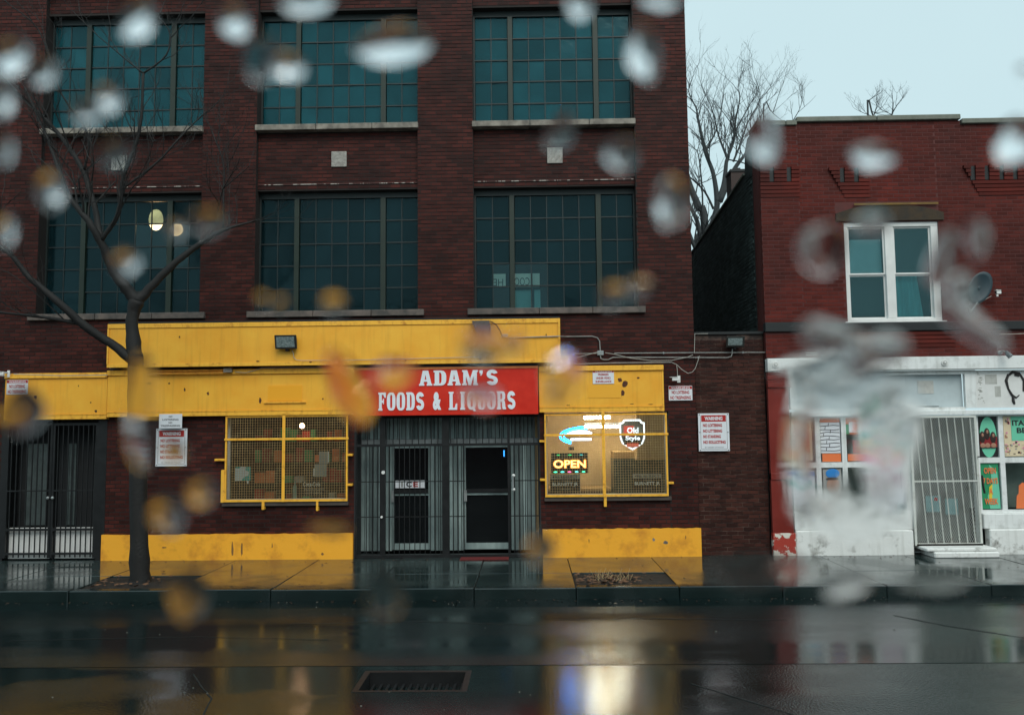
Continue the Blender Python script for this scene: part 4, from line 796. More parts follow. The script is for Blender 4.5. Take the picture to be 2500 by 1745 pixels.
ch = thing('chimney', 'short dark brick chimney on the sloping alley parapet', 'chimney'); B('stack', mat('sooty_brick', (.05, .03, .026), .7, bump=.5), ch, 4.72, 5.12, 3.0, 3.45, 7.2, 8.22); B('cap', stringc, ch, 4.70, 5.14, 2.98, 3.47, 8.222, 8.28); B('flue', black, ch, 4.86, 4.98, 3.15, 3.3, 8.281, 8.36)
# first-floor window
hw = link('house_window', None, RB)
f_ = MB(); f_.box(6.10, 7.90, .03, .14, 6.19, 6.28); f_.box(6.10, 7.90, .03, .14, 4.36, 4.42); f_.box(6.10, 6.18, .03, .14, 4.42, 6.19); f_.box(7.76, 7.90, .03, .14, 4.42, 6.19); f_.box(6.88, 7.05, .03, .14, 4.42, 6.19); f_.build('frame', white, hw, bevel=.006)
for (x0, x1) in ((6.18, 6.88), (7.05, 7.76)):
    for (z0, z1, y) in ((5.27, 6.19, .07), (4.42, 5.27, .10)):
        s_ = link('sash', None, hw) if False else None
        q = MB(); q.box(x0+.001, x0+.03, y, y+.03, z0, z1); q.box(x1-.03, x1-.001, y, y+.03, z0, z1); q.box(x0+.03, x1-.03, y, y+.03, z1-.03, z1); q.box(x0+.03, x1-.03, y, y+.03, z0, z0+.03); sa = q.build('sash', white, hw)
        B('pane', dimglass, hw, x0+.03, x1-.03, y+.012, y+.016, z0+.03, z1-.03)
cur = mat('teal_curtain', (.25, .66, .70), .8, var=.25, vscale=3, stretch=(4, 1, .3)); bli = mat('pale_roller_blind', (.72, .85, .88), .7)
MB().box(6.19, 6.87, .20, .21, 5.25, 5.98).build('blind', bli, hw); 
mb = MB(); n = 24
for i in range(n+1): x = 7.06+(.58)*i/n; mb.v += [(x, .22+.012*math.sin(i*1.4), 4.44), (x*1.0-.10*(i/n)**2, .22+.012*math.sin(i*1.4), 5.28)]
for i in range(n): mb.f.append((2*i, 2*i+2, 2*i+3, 2*i+1))
mb.build('curtain', cur, hw, smooth=True); B('dark_room', mat('teal_dark', (.012, .035, .04), .8), hw, 6.10, 7.90, .39, .40, 4.36, 6.28)
B('window_sill', white, hw, 6.05, 7.95, -.04, .03, 4.335, 4.359, bevel=.004)
# satellite dish
sdh = thing('satellite_dish', 'dark blue grey satellite dish on a forked arm beside the upstairs window', 'satellite dish')
rot = Matrix.Rotation(math.radians(28), 3, 'Y'); mb = MB(); b = 0; n = 20
for j in range(6):
    r = j/5
    for i in range(n): a = 2*math.pi*i/n; q = rot @ Vector((.21*r*math.cos(a), .05*(1-r*r), .33*r*math.sin(a))); mb.v.append((8.46+q.x, -.30+q.y, 4.93+q.z))
for j in range(5):
    for i in range(n): mb.f.append((j*n+i, j*n+(i+1) % n, (j+1)*n+(i+1) % n, (j+1)*n+i))
o_ = mb.build('dish', mat('slate_dish', (.018, .042, .055), .5), sdh, smooth=True); 
md = o_.modifiers.new('s', 'SOLIDIFY'); md.thickness = .01
MB().tube([(8.46, -.25, 4.85), (8.3, -.2, 4.62), (8.18, -.01, 4.5)], .015, 6).build('mast', steel, sdh); MB().tube([(8.4, -.3, 4.66), (8.2, -.4, 4.45), (8.08, -.42, 4.68)], .010, 6).build('feed_arm', steel, sdh); MB().box(8.05, 8.12, -.45, -.38, 4.66, 4.72).build('receiver', MATS['grey'], sdh, bevel=.01)

# white shopfront
SF = thing('white_shopfront', 'white painted wooden shopfront with fascia, panels and posters at the right', 'shopfront')
fa = MB().box(4.505, XR, -.16, .008, 3.42, 3.665).build('fascia', dwhite, SF, bevel=.006)
B('fascia_drip', mat('grey_drip', (.25, .26, .25), .6), SF, 4.505, XR, -.17, -.161, 3.41, 3.435)
for rx in (4.65, 5.92, 7.80, 9.7):
    MB().tube([(rx, -.16, 3.545), (rx, -.178, 3.545)], .06, 18).build('rosette', white, SF); MB().tube([(rx, -.178, 3.545), (rx, -.19, 3.545)], .038, 14).build('rosette', mat('rosette_shade', (.45, .46, .44), .6), SF); MB().ellip((rx, -.19, 3.545), (.018, .012, .018)).build('rosette', white, SF)
# red pilaster
pl_ = thing('red_pilaster', 'narrow red painted pilaster with stepped capital at the left of the white shopfront', 'pilaster')
rp_ = mat('glossy_red_paint', (.22, .026, .018), .35, var=.25, vscale=2)
MB().box(4.51, 4.90, -.10, .0, .42, 3.12).build('shaft', rp_, pl_, bevel=.005)
for (z0, z1, o) in ((3.37, 3.405, .15), (3.27, 3.365, .13), (3.22, 3.265, .115), (3.122, 3.215, .135)): MB().box(4.505-.0, 4.93, -o, .0, z0, z1).build('capital', rp_, pl_, bevel=.005)
MB().box(4.51, 4.905, -.12, .0, 1.40, 1.52).build('band', rp_, pl_, bevel=.005); MB().box(4.505, 4.92, -.13, .0, 0, .418).build('base', peel, pl_, bevel=.006)
# upper panels
sb = MB(); sb.box(4.93, 5.06, -.08, .0, 2.70, 3.41); sb.box(5.06, 8.20, -.08, .0, 3.34, 3.41); sb.box(8.20, 8.40, -.08, .0, 2.70, 3.41); sb.box(5.06, 8.2, -.05, .0, 2.66, 2.72); sb.build('panel_frame', dwhite, SF)
for (x0, x1) in ((5.06, 6.10), (6.10, 7.15), (7.15, 8.20)): MB().box(x0+.003, x1-.003, .03, .05, 2.72, 3.34).build('sign_panel', mat('pale_grey_panel', (.56, .64, .66), .5, col2=(.45, .52, .54), vscale=2), SF)
B('faded_patch', mat('faded_patch', (.60, .60, .56), .6, col2=(.42, .42, .40), vscale=12), SF, 7.36, 7.66, .022, .028, 2.98, 3.22); B('panel_slot', black, SF, 7.34, 7.74, .02, .028, 2.735, 2.742)
MB().box(8.40, XR, -.07, .0, 2.70, 3.40).build('graffiti_board', white, SF)
pk = mat('stained_blotch', (.50, .50, .47), .6, col2=(.34, .34, .31), vscale=6, pos=(.35, .6))
gr = link('graffiti', None, SF)
for pts in ([(9.02, 3.32), (8.97, 3.20), (9.0, 3.05), (9.06, 2.93), (9.14, 2.88), (9.2, 2.93)], [(9.08, 2.92), (9.08, 2.82), (9.10, 2.76)], [(9.02, 3.30), (9.10, 3.36), (9.22, 3.34), (9.3, 3.2), (9.28, 3.0)], [(9.13, 3.31), (9.22, 3.30)]):
    MB().tube([(x, -.072, z) for x, z in pts], [.022, .03, .02, .026, .018, .01][:len(pts)], 6).build('paint_stroke', blackc, gr)
for k in range(26): a, b = 8.42+abs(random.gauss(0, .06)), random.uniform(2.72, 3.38); MB().box(a, a+random.uniform(.01, .06), -.0715, -.0702, b, b+random.uniform(.006, .03)).build('paint_fleck', pk, gr)
MB().box(8.58, 8.80, -.0718, -.0702, 3.14, 3.32).build('worn_sticker', pk, gr); MB().box(8.75, 8.86, -.0716, -.0702, 2.9, 3.1).build('worn_sticker', pk, gr)
MB().box(4.93, XR, -.11, .0, 2.575, 2.655).build('transom_beam', dwhite, SF, bevel=.006)
# windows
def pw(x0, x1, z0, z1, xs_, zm):
    w = link('display_window', None, SF)
    q = MB(); q.box(x0, x0+.06, .0, .10, z0, z1); q.box(x1-.06, x1, .0, .10, z0, z1); q.box(x0+.06, x1-.06, .0, .10, z0, z0+.06); q.box(x0+.06, x1-.06, .0, .10, z1-.03, z1)
    q.build('frame', dwhite, w)
    for xm in xs_: B('mullion', dwhite, w, xm-.045, xm+.045, .001, .099, z0+.06, z1-.03)
    ed = [x0+.06]+[v for xm in xs_ for v in (xm-.045, xm+.045)]+[x1-.06]
    for i in range(0, len(ed), 2):
        B('glazing_bar', dwhite, w, ed[i], ed[i+1], .005, .095, zm-.05, zm+.05)
        for (a, b) in ((z0+.06, zm-.05), (zm+.05, z1-.03)): B('pane', shopglass, w, ed[i], ed[i+1], .05, .054, a, b)
    B('room_back', mat('grey_green_shop_interior', (.45, .50, .47), .8, var=.3, vscale=2), w, x0, x1, .6, .62, z0-.02, z1)
    return w
pw(4.95, 6.95, .80, 2.57, (5.44, 5.93, 6.40), 1.66); pw(8.38, 11.2, .74, 2.57, (8.86, 9.75, 10.5), 1.72)
MB().box(4.93, 7.10, -.06, .1, .46, .797).build('stall_riser', dwhite, SF, bevel=.01); MB().box(8.42, XR, -.06, .1, .46, .737).build('stall_riser', dwhite, SF, bevel=.01)
MB().box(4.93, 7.10, -.10, .1, -.02, .457).build('base_wall', rwhite, SF, bevel=.02); MB().box(8.50, XR, -.10, .1, -.02, .457).build('base_wall', rwhite, SF, bevel=.02)
MB().box(6.951, 7.15, -.04, .1, .46, 2.57).build('door_jamb', dwhite, SF); MB().box(8.345, 8.379, -.04, .1, .2, 2.57).build('door_jamb', dwhite, SF); MB().box(11.2, XR, -.01, .1, .74, 2.57).build('end_post', dwhite, SF)
MB().box(4.5, XR, .42, .45, -.02, .8).build('inner_wall', dark, SF)
# shop door behind the gate
q = MB(); q.box(7.15, 8.345, .30, .33, .18, 2.57); q.build('doorway_back', mat('doorway_grey', (.16, .18, .17), .7, var=.4, vscale=2), SF)
t = thing('notice', 'pair of pale teal notices behind the white mesh gate', 'notice'); B('sheet', mat('teal_notice', (.18, .38, .40), .6, var=.3, vscale=20), t, 7.50, 7.78, .22, .225, .75, 1.05); B('sheet', MATS['teal_notice'], t, 7.86, 8.10, .22, .225, .70, 1.0); B('red_mark', MATS['sign_red'], t, 7.66, 7.72, .216, .219, .96, 1.02)
sg = thing('mesh_gate', 'rusty white expanded mesh security gate leaning across the right shop door', 'gate')
gx0, gx1, gz0, gz1 = 7.12, 8.36, .21, 2.52
wg = mat('white_gate_paint', (.60, .62, .58), .5, col2=(.25, .20, .15), vscale=6, pos=(.25, .45))
def lean(z): return -.10*(gz1-z)/(gz1-gz0)*0
B('frame_rail', wg, sg, gx0, gx1, -.10, -.07, gz1, gz1+.04); B('frame_rail', wg, sg, gx0, gx1, -.10, -.07, gz0-.04, gz0)
B('frame_stile', wg, sg, gx0, gx0+.04, -.10, -.07, gz0, gz1); B('frame_stile', wg, sg, gx1-.04, gx1, -.10, -.07, gz0, gz1); B('mid_rail', wg, sg, gx0+.04, gx1-.04, -.096, -.082, 1.33, 1.36)
for i in range(8):
    xt = gx0+.12+i*.145; MB().tube([(xt, -.075, gz1), (xt+.13, -.075, gz0)] if xt+.13 < gx1 else [(xt, -.075, gz1), (gx1-.02, -.075, gz0)], .010, 5).build('bar', wg, sg)
mb = MB(); p = .040; k = -60
while k < 60:
    for sgn in (1, -1):
        # diagonal wires, steep diamonds clipped to the gate
        c = gx0+.04+k*p; dz = 1.9
        x_a, z_a = c, gz0; x_b = c+sgn*(gz1-gz0)/dz; z_b = gz1
        P = []
        for (xx, zz) in ((x_a, z_a), (x_b, z_b)): P.append([xx, zz])
        lo, hi = gx0+.04, gx1-.04
        t0, t1 = 0., 1.; dx = x_b-x_a
        for bnd, s_ in ((lo, 1), (hi, -1)):
            fa_, fb_ = s_*(x_a-bnd), s_*(x_b-bnd)
            if fa_ < 0 and fb_ < 0: t0 = 2; break
            if fa_ < 0: t0 = max(t0, fa_/(fa_-fb_))
            elif fb_ < 0: t1 = min(t1, fa_/(fa_-fb_))
        if t0 < t1-.01: mb.tube([(x_a+dx*t0, -.085-.003*sgn, z_a+(z_b-z_a)*t0), (x_a+dx*t1, -.085-.003*sgn, z_a+(z_b-z_a)*t1)], .0022, 3, cap=False)
    k += 1
mb.build('expanded_mesh', wg, sg, kind='stuff')
MB().tube([(8.40, -.12, 1.45), (8.40, -.14, 1.25), (8.42, -.14, 1.12)], .02, 6).build('padlock_chain', black, sg); B('hinge', black, sg, 8.345, 8.40, -.125, -.105, 1.78, 1.80)
dp = thing('door_step', 'worn white stone step under the mesh gate', 'step'); MB().box(7.18, 8.44, -.42, .1, .105, .165).build('tread', rwhite, dp, bevel=.015); MB().box(7.30, 8.46, -.46, .1, -.01, .10).build('riser', rwhite, dp, bevel=.02); B('timber_sill', mat('rotten_timber', (.12, .07, .04), .8, var=.5), dp, 7.15, 8.36, -.1, .1, .167, .20)
# posters in the white shop
t = poster('poster', 'poster of black and white brick pattern with red ends in the left display window', 5.50, 5.87, 1.88, 2.54, .03, MATS['sign_white']); B('red_end', MATS['orange'], t, 5.50, 5.87, .024, .029, 2.46, 2.54); B('red_end', MATS['orange'], t, 5.52, 5.87, .024, .029, 1.72, 1.87)
for r in range(8):
    z = 1.93+r*.065; MB().tube([(5.50, .027, z), (5.62, .027, z+random.uniform(-.01, .02)), (5.75, .027, z+random.uniform(-.01, .02)), (5.86, .027, z+random.uniform(-.01, .02))], .006, 4).build('line', MATS['ink'], t)
    x = 5.58+.1*(r % 2)+random.uniform(-.03, .03); MB().tube([(x, .027, z), (x+.01, .027, z+.06)], .005, 4).build('line', MATS['ink'], t)
t = poster('poster', 'green and orange poster with white product boxes beside the brick pattern poster', 5.98, 6.34, 2.20, 2.54, .03, MATS['orange']); B('green_field', MATS['green'], t, 5.98, 6.05, .024, .029, 2.20, 2.42); B('boxes', MATS['sign_white'], t, 6.04, 6.26, .018, .023, 2.26, 2.46); B('dark_foot', MATS['ink'], t, 5.98, 6.30, .018, .023, 2.205, 2.23)
t = poster('poster', 'small orange poster low in the left display window', 6.0, 6.33, 1.73, 1.86, .03, MATS['orange']); B('panel', MATS['sign_red'], t, 6.10, 6.24, .03, .034, 1.875, 2.12)
t = poster('poster', 'pale peach poster strip at the far left of the white shop window', 5.08, 5.34, 1.75, 2.5, .03, MATS['cream']); B('stripe', MATS['orange'], t, 5.22, 5.29, .024, .029, 1.9, 2.45)
t = poster('poster', 'picture of a person with a blue headscarf in the lower left display window', 5.52, 5.86, .9, 1.58, .03, MATS['grey']); MB().ellip((5.70, .024, 1.50), (.13, .006, .09)).build('blue_scarf', MATS['blue'], t); MB().ellip((5.70, .02, 1.28), (.12, .006, .15)).build('face', MATS['skin'], t); MB().ellip((5.69, .018, 1.40), (.12, .004, .03)).build('hair', MATS['hair'], t)
t = poster('poster', 'pink and purple poster in the right part of the left display window', 6.47, 6.87, .95, 2.45, .03, MATS['sign_white']); B('pink_band', MATS['pink'], t, 6.47, 6.87, .024, .029, 1.78, 1.92); B('teal_band', MATS['teal'] , t, 6.47, 6.87, .024, .029, 2.1, 2.2); B('purple_band', MATS['purple'], t, 6.47, 6.87, .024, .029, 1.30, 1.42); B('cream_band', MATS['cream'], t, 6.47, 6.87, .024, .029, 1.95, 2.07)
t = poster('poster', 'grey poster with teal streaks in the lowest left pane of the white shop', 5.06, 5.36, .9, 1.55, .03, MATS['sign_white']); B('streak', MATS['teal'], t, 5.1, 5.3, .024, .029, 1.3, 1.38); B('streak', MATS['blue'], t, 5.2, 5.36, .024, .029, 1.46, 1.54)
t = thing('poster', 'green oval poster of three long haired women in the right display window', 'poster'); B('sheet', MATS['blackp'], t, 8.47, 8.80, .036, .04, 1.78, 2.53)
for (cz, zz, m) in ((2.15, .38, MATS['mint']),): MB().ellip((8.635, .034, cz), (.16, .004, zz), 24, 12).build('oval', m, t)
B('photo', MATS['maroon'], t, 8.475, 8.795, .026, .029, 1.96, 2.16)
for i, (px_, h_) in enumerate(((8.52, 2.18), (8.61, 2.24), (8.72, 2.17))):
    MB().ellip((px_, .024, h_-.03), (.055, .006, .11)).build('hair', MATS['hair'], t); MB().ellip((px_+.005, .018, h_+.01), (.022, .006, .034)).build('face', MATS['skin'], t); MB().ellip((px_, .018, 1.99), (.05, .006, .05)).build('shoulders', MATS['skin'], t)
B('dark_line', MATS['ink'], t, 8.47, 8.80, .014, .017, 1.945, 1.96)
t = poster('poster', 'green OPEN 7 DAYS A WEEK poster with orange letters beside the mesh gate', 8.46, 8.79, .82, 1.65, .036, MATS['green'])
mb = MB().prism([(8.60, .82), (8.56, 1.05), (8.66, 1.3), (8.62, 1.64), (8.76, 1.5), (8.79, 1.1), (8.79, .82)], .030, .034).build('mint_swirl', MATS['mint'], t)
MB().prism([(8.58, .95), (8.60, 1.22), (8.66, 1.28), (8.64, .98)], .026, .0295).build('yellow_swirl', MATS['yellowink'], t)
for i, l in enumerate(('OPEN', '7 DAYS', 'A', 'WEEK')): 
    hw_ = (.11, .135, .035, .125)[i]; text(l, 8.625-hw_, 8.625+hw_, 1.47-i*.19, 1.58-i*.19, .022, MATS['orange'], t, bold=.03)
t = poster('poster', 'poster reading ITALIAN BEEF over a crowded picture at the right edge', 8.93, 9.66, 1.79, 2.53, .036, MATS['cream']); B('mint_field', MATS['mint'], t, 9.07, 9.66, .030, .034, 2.08, 2.53)
text('ITALIAN', 9.09, 9.62, 2.36, 2.46, .026, MATS['ink'], t, bold=.03); text('BEEF', 9.17, 9.52, 2.22, 2.32, .026, MATS['ink'], t, bold=.03)
for k in range(60): a, b = random.uniform(8.93, 9.62), random.uniform(1.80, 2.05); MB().box(a, a+random.uniform(.015, .05), .030-.0002*k*.05, .034, b, b+random.uniform(.01, .035)).build('picture_patch', random.choice([MATS['ink'], MATS['skin'], MATS['cream'], MATS['grey'], MATS['hair'], MATS['pink']]), t)
for k in range(10): a, b = random.uniform(8.93, 9.03), random.uniform(2.08, 2.48); MB().box(a, a+random.uniform(.015, .04), .030, .034, b, b+random.uniform(.02, .06)).build('picture_patch', random.choice([MATS['skin'], MATS['grey'], MATS['pink'], MATS['orange']]), t)
t = thing('orange_cutout', 'orange paper cutout low in the far right shop window', 'poster'); MB().prism([(9.08, .82), (9.10, 1.05), (9.14, 1.10), (9.15, 1.24), (9.22, 1.3), (9.36, 1.25), (9.38, .82)], .03, .036).build('sheet', MATS['orange'], t)
def goose(x, z, label):
    t = thing('gooseneck_lamp', label, 'lamp'); MB().tube([(x-.06, -.165, z+.06), (x-.05, -.24, z+.09), (x, -.30, z+.05)], .012, 6).build('arm', steel, t)
    MB().tube([(x-.01, -.29, z+.08), (x+.01, -.31, z+.02), (x+.04, -.34, z-.03)], [.02, .045, .052], 12).build('shade', mat('slate_lampshade', (.10, .13, .14), .4), t, smooth=False)
    MB().ellip((x-.06, -.17, z+.06), (.045, .02, .045)).build('wall_plate', steel, t)
goose(5.60, 3.62, 'left gooseneck lamp over the white fascia'); goose(8.89, 3.66, 'right gooseneck lamp over the white fascia above the graffiti board')

# ================================================================== TREES
def grow(mb, p, d, L_, r, depth):
    if depth == 0 or L_ < .05: return
    n = 3; pts = [p]; q = p
    for i in range(n):
        d = (d+Vector((random.uniform(-.28, .28), random.uniform(-.28, .28), random.uniform(-.15, .28)))).normalized(); q = q+d*L_/n; pts.append(q)
    mb.tube(pts, [r, r*.85, r*.68, r*.5], 4 if r < .02 else 5, cap=False)
    for k in range(random.choice((2, 3))):
        i = random.choice((1, 2, 3)); nd = (d+Vector((random.uniform(-.9, .9), random.uniform(-.7, .7), random.uniform(-.3, .8)))).normalized(); grow(mb, pts[i], nd, L_*random.uniform(.5, .78), r*.55, depth-1)
def smoothpath(pts):
    out = []; P = [Vector(p[:3]) for p in pts]; R_ = [p[3] for p in pts]; n = len(P)
    for i in range(n-1):
        p0, p1, p2, p3 = P[max(i-1, 0)], P[i], P[i+1], P[min(i+2, n-1)]
        for k in range(4):
            t = k/4; q = .5*((2*p1)+(p2-p0)*t+(2*p0-5*p1+4*p2-p3)*t*t+(3*p1-p0-3*p2+p3)*t**3); out.append((q, R_[i]*(1-t)+R_[i+1]*t))
    out.append((P[-1], R_[-1])); return out
t = thing('street_tree', 'bare dark street tree standing in the left tree pit before the shop', 'tree')
tw = MB(); first = True
for nm, pts in [["trunk", [[-6.4, -2.1, -0.07, 0.21], [-6.41, -2.1, 0.13, 0.165], [-6.46, -2.1, 1.1, 0.145], [-6.53, -2.1, 2.44, 0.135], [-6.56, -2.1, 3.47, 0.14], [-6.61, -2.1, 3.82, 0.125], [-6.65, -2.1, 4.3, 0.105], [-6.58, -2.1, 4.63, 0.12]]], ["limb", [[-6.58, -2.1, 4.61, 0.09], [-6.39, -2.05, 4.83, 0.065], [-5.97, -2.0, 5.29, 0.05], [-5.44, -1.9, 5.73, 0.035], [-5.14, -1.8, 5.91, 0.022], [-4.74, -1.7, 6.05, 0.012]]], ["limb", [[-6.58, -2.1, 4.61, 0.095], [-6.73, -2.15, 4.82, 0.08], [-6.9, -2.3, 5.1, 0.06], [-7.02, -2.5, 5.55, 0.055], [-7.18, -2.6, 5.87, 0.045], [-7.54, -2.6, 6.32, 0.035], [-7.73, -2.6, 6.84, 0.025], [-8.09, -2.5, 7.58, 0.018], [-8.38, -2.5, 8.18, 0.012]]], ["limb", [[-7.02, -2.5, 5.55, 0.045], [-7.25, -2.3, 6.22, 0.04], [-7.5, -2.2, 6.82, 0.035], [-7.88, -2.1, 7.36, 0.03], [-8.32, -2.0, 7.84, 0.025], [-8.82, -1.9, 8.29, 0.018], [-9.27, -1.8, 8.75, 0.012]]], ["limb", [[-7.02, -2.5, 5.55, 0.035], [-6.68, -2.6, 6.0, 0.03], [-6.58, -2.7, 6.51, 0.026], [-6.28, -2.8, 7.3, 0.022], [-6.24, -2.8, 8.26, 0.016]]], ["limb", [[-6.24, -2.8, 8.26, 0.014], [-5.87, -2.8, 8.56, 0.011], [-5.82, -2.8, 8.94, 0.008], [-6.02, -2.8, 9.23, 0.005]]], ["limb", [[-6.24, -2.8, 8.26, 0.013], [-6.58, -2.8, 8.54, 0.009], [-6.83, -2.8, 8.76, 0.006]]], ["limb", [[-6.57, -2.7, 6.38, 0.02], [-6.09, -2.6, 6.81, 0.016], [-5.73, -2.5, 7.29, 0.012], [-5.44, -2.4, 7.67, 0.007]]], ["limb", [[-6.58, -2.1, 3.57, 0.075], [-6.95, -2.2, 3.89, 0.065], [-7.3, -2.4, 4.17, 0.06], [-7.65, -2.6, 4.55, 0.05], [-8.04, -2.7, 4.91, 0.04], [-8.29, -2.8, 5.26, 0.03], [-8.5, -2.8, 5.43, 0.025], [-8.92, -2.8, 5.84, 0.015]]], ["limb", [[-7.37, -2.4, 4.2, 0.03], [-7.9, -2.5, 4.3, 0.022], [-8.59, -2.6, 4.38, 0.016], [-8.93, -2.7, 4.45, 0.01]]], ["limb", [[-5.24, -1.8, 5.89, 0.016], [-5.25, -1.8, 6.54, 0.013], [-5.26, -1.8, 7.05, 0.01], [-5.42, -1.8, 7.49, 0.006]]], ["limb", [[-8.32, -2.0, 7.84, 0.016], [-8.14, -2.1, 8.45, 0.013], [-8.36, -2.2, 9.32, 0.009], [-8.85, -2.3, 9.76, 0.006]]], ["limb", [[-7.5, -2.2, 6.82, 0.018], [-7.39, -2.3, 7.42, 0.014], [-7.81, -2.4, 8.1, 0.011], [-8.05, -2.4, 8.82, 0.006]]]]:
    sp = smoothpath(pts); mb = MB(); big = nm == 'trunk'
    rr = [r*(1 if big else 1.2)*(1+random.uniform(-.05, .05)+(.10 if big and random.random() < .15 else 0)) for _, r in sp]
    mb.tube([tuple(q+Vector((random.uniform(-1, 1), random.uniform(-1, 1), 0))*r*(.05 if big else .18)) for q, r in sp], rr, 14 if big else 8); 
    if big:
        cx_, cy_ = -6.42, -2.1; n_ = 14
        for q_ in range(len(mb.v)):
            i_, k_ = divmod(q_, n_); c_ = sp[min(i_, len(sp)-1)][0]; v_ = Vector(mb.v[q_]); k2 = 1+.07*math.sin(k_*2.9+i_*.35)+random.uniform(-.035, .035); v_ = c_+(v_-c_)*k2*.92; mb.v[q_] = tuple(v_)
    mb.build('trunk' if big else 'branch', bark, t, smooth=True)
    if not big:
        for i in range(2, len(sp)):
            if sp[i][1] < .05 and random.random() < .7:
                d = (sp[i][0]-sp[i-1][0]).normalized(); nd = (d+Vector((random.uniform(-1, 1), random.uniform(-.6, .6), random.uniform(-.1, .9)))).normalized(); grow(tw, sp[i][0], nd, random.uniform(.4, 1.0), max(.008, sp[i][1]*.5), 4)
tw.build('twigs', bark, t, kind='stuff')
def backtree(lines, label, seed, tdens=.7, yfix=0, L0=1.3):
    random.seed(seed); t = thing('bare_tree', label, 'tree'); tw = MB()
    for i, pts in enumerate(lines):
        if i == 0: pts = [[pts[0][0]+.3, pts[0][1], -.2, pts[0][3]*1.5]]+pts if pts[0][2] > 3 else pts
        sp = smoothpath(pts); MB().tube([tuple(q) for q, r in sp], [r*.58 for q, r in sp], 7).build('trunk' if i == 0 else 'branch', bark2, t, smooth=True)
        for j in range(6 if i == 0 else 1, len(sp)):
            if sp[j][1] < .13 and random.random() < tdens:
                d = (sp[j][0]-sp[j-1][0]).normalized(); nd = (d+Vector((random.uniform(-.9, .9), random.uniform(-.6, .6), random.uniform(0, .9)))).normalized(); grow(tw, sp[j][0], nd, random.uniform(.5, L0), max(.009, sp[j][1]*.28), 4)
    tw.build('twigs', bark2, t, kind='stuff')
backtree([[[5.94, 13, 8.26, 0.22], [6.31, 13, 8.97, 0.2], [6.59, 13, 9.67, 0.19], [6.69, 13, 10.21, 0.17], [6.59, 13, 11.2, 0.13], [6.33, 13, 12.01, 0.11], [6.14, 13, 13.01, 0.07], [6.05, 13, 13.6, 0.045], [5.84, 13, 14.02, 0.02], [5.83, 13, 14.48, 0.01]], [[6.33, 13, 12.01, 0.07], [6.54, 13, 12.37, 0.05], [6.72, 13, 12.73, 0.035], [6.88, 13, 13.32, 0.015]], [[6.69, 13, 10.21, 0.18], [6.93, 13, 10.74, 0.16], [7.06, 13, 11.64, 0.11], [7.09, 13, 11.77, 0.09], [6.81, 13, 12.59, 0.05], [6.66, 13, 13.36, 0.035], [6.43, 13, 14.05, 0.015]], [[7.09, 13, 11.77, 0.09], [7.33, 13, 12.36, 0.08], [7.42, 13, 13.08, 0.06], [7.6, 13, 13.89, 0.035], [7.55, 13, 14.35, 0.02], [7.72, 13, 14.85, 0.008]], [[7.41, 13, 12.72, 0.05], [7.71, 13, 13.26, 0.035], [7.99, 13, 13.75, 0.02], [8.29, 13, 14.25, 0.008]], [[7.3, 13, 11.63, 0.07], [7.59, 13, 12.3, 0.05], [7.83, 13, 12.98, 0.04], [8.16, 13, 13.56, 0.02], [8.44, 13, 14.06, 0.01]], [[7.39, 13, 11.5, 0.09], [7.75, 13, 11.94, 0.07], [8.13, 13, 12.7, 0.05], [8.42, 13, 13.51, 0.02]], [[6.78, 13, 10.21, 0.2], [7.11, 13, 10.92, 0.16], [7.39, 13, 11.45, 0.13], [7.75, 13, 11.9, 0.08]]], 'tall bare tree with many fine twigs behind the gap between the buildings', 3)
backtree([[[5.62, 10, 8.29, 0.22], [5.44, 10, 9.17, 0.2], [5.23, 10, 9.74, 0.17], [5.08, 10, 10.3, 0.14], [4.99, 10, 11.11, 0.1]], [[5.46, 10, 8.18, 0.14], [5.36, 10, 8.78, 0.12], [5.14, 10, 9.3, 0.09], [4.99, 10, 9.7, 0.06]], [[5.29, 10, 7.9, 0.12], [5.18, 10, 8.18, 0.11], [5.04, 10, 8.58, 0.1]], [[5.88, 10, 9.17, 0.07], [5.62, 10, 9.73, 0.05], [5.2, 10, 10.18, 0.04]], [[5.54, 10, 8.97, 0.05], [5.54, 10, 9.89, 0.045], [5.46, 10, 10.9, 0.03], [5.34, 10, 11.11, 0.015]]], 'bare tree with curved leaning stems close behind the corner of the factory', 5, .6)
backtree([[[9.55, 17, 14.11, 0.05], [9.95, 17, 14.88, 0.035], [10.26, 17, 15.76, 0.01]], [[10.66, 17, 14.4, 0.04], [11.03, 17, 15.02, 0.02], [11.15, 17, 15.48, 0.008]], [[9.26, 17, 14.32, 0.03], [9.48, 17, 14.94, 0.015]], [[9.95, 17, 14.88, 0.02], [10.52, 17, 15.39, 0.006]]], 'thin bare treetops showing above the left end of the red building roof', 8, .5)
backtree([[[12.89, 15, 13.51, 0.06], [13.1, 15, 13.9, 0.05], [13.23, 15, 14.27, 0.02]], [[13.69, 15, 13.5, 0.06], [13.79, 15, 13.97, 0.05], [14.0, 15, 14.32, 0.02]], [[13.1, 15, 13.9, 0.03], [12.69, 15, 14.07, 0.01]], [[13.79, 15, 13.97, 0.025], [13.38, 15, 14.17, 0.012]]], 'small bare treetops peeking over the middle of the red building roof', 9, .7, L0=.5)
random.seed(11)

# building on the far side of the street, seen only in reflections
ob = thing('opposite_building', 'plain brick row behind the viewer, seen only as a reflection', 'building'); B('wall', brick, ob, -30, 30, -34, -26, -.2, 7.5)
B('cornice', stone, ob, -30, 30, -26.0, -25.8, 7.2, 7.7)

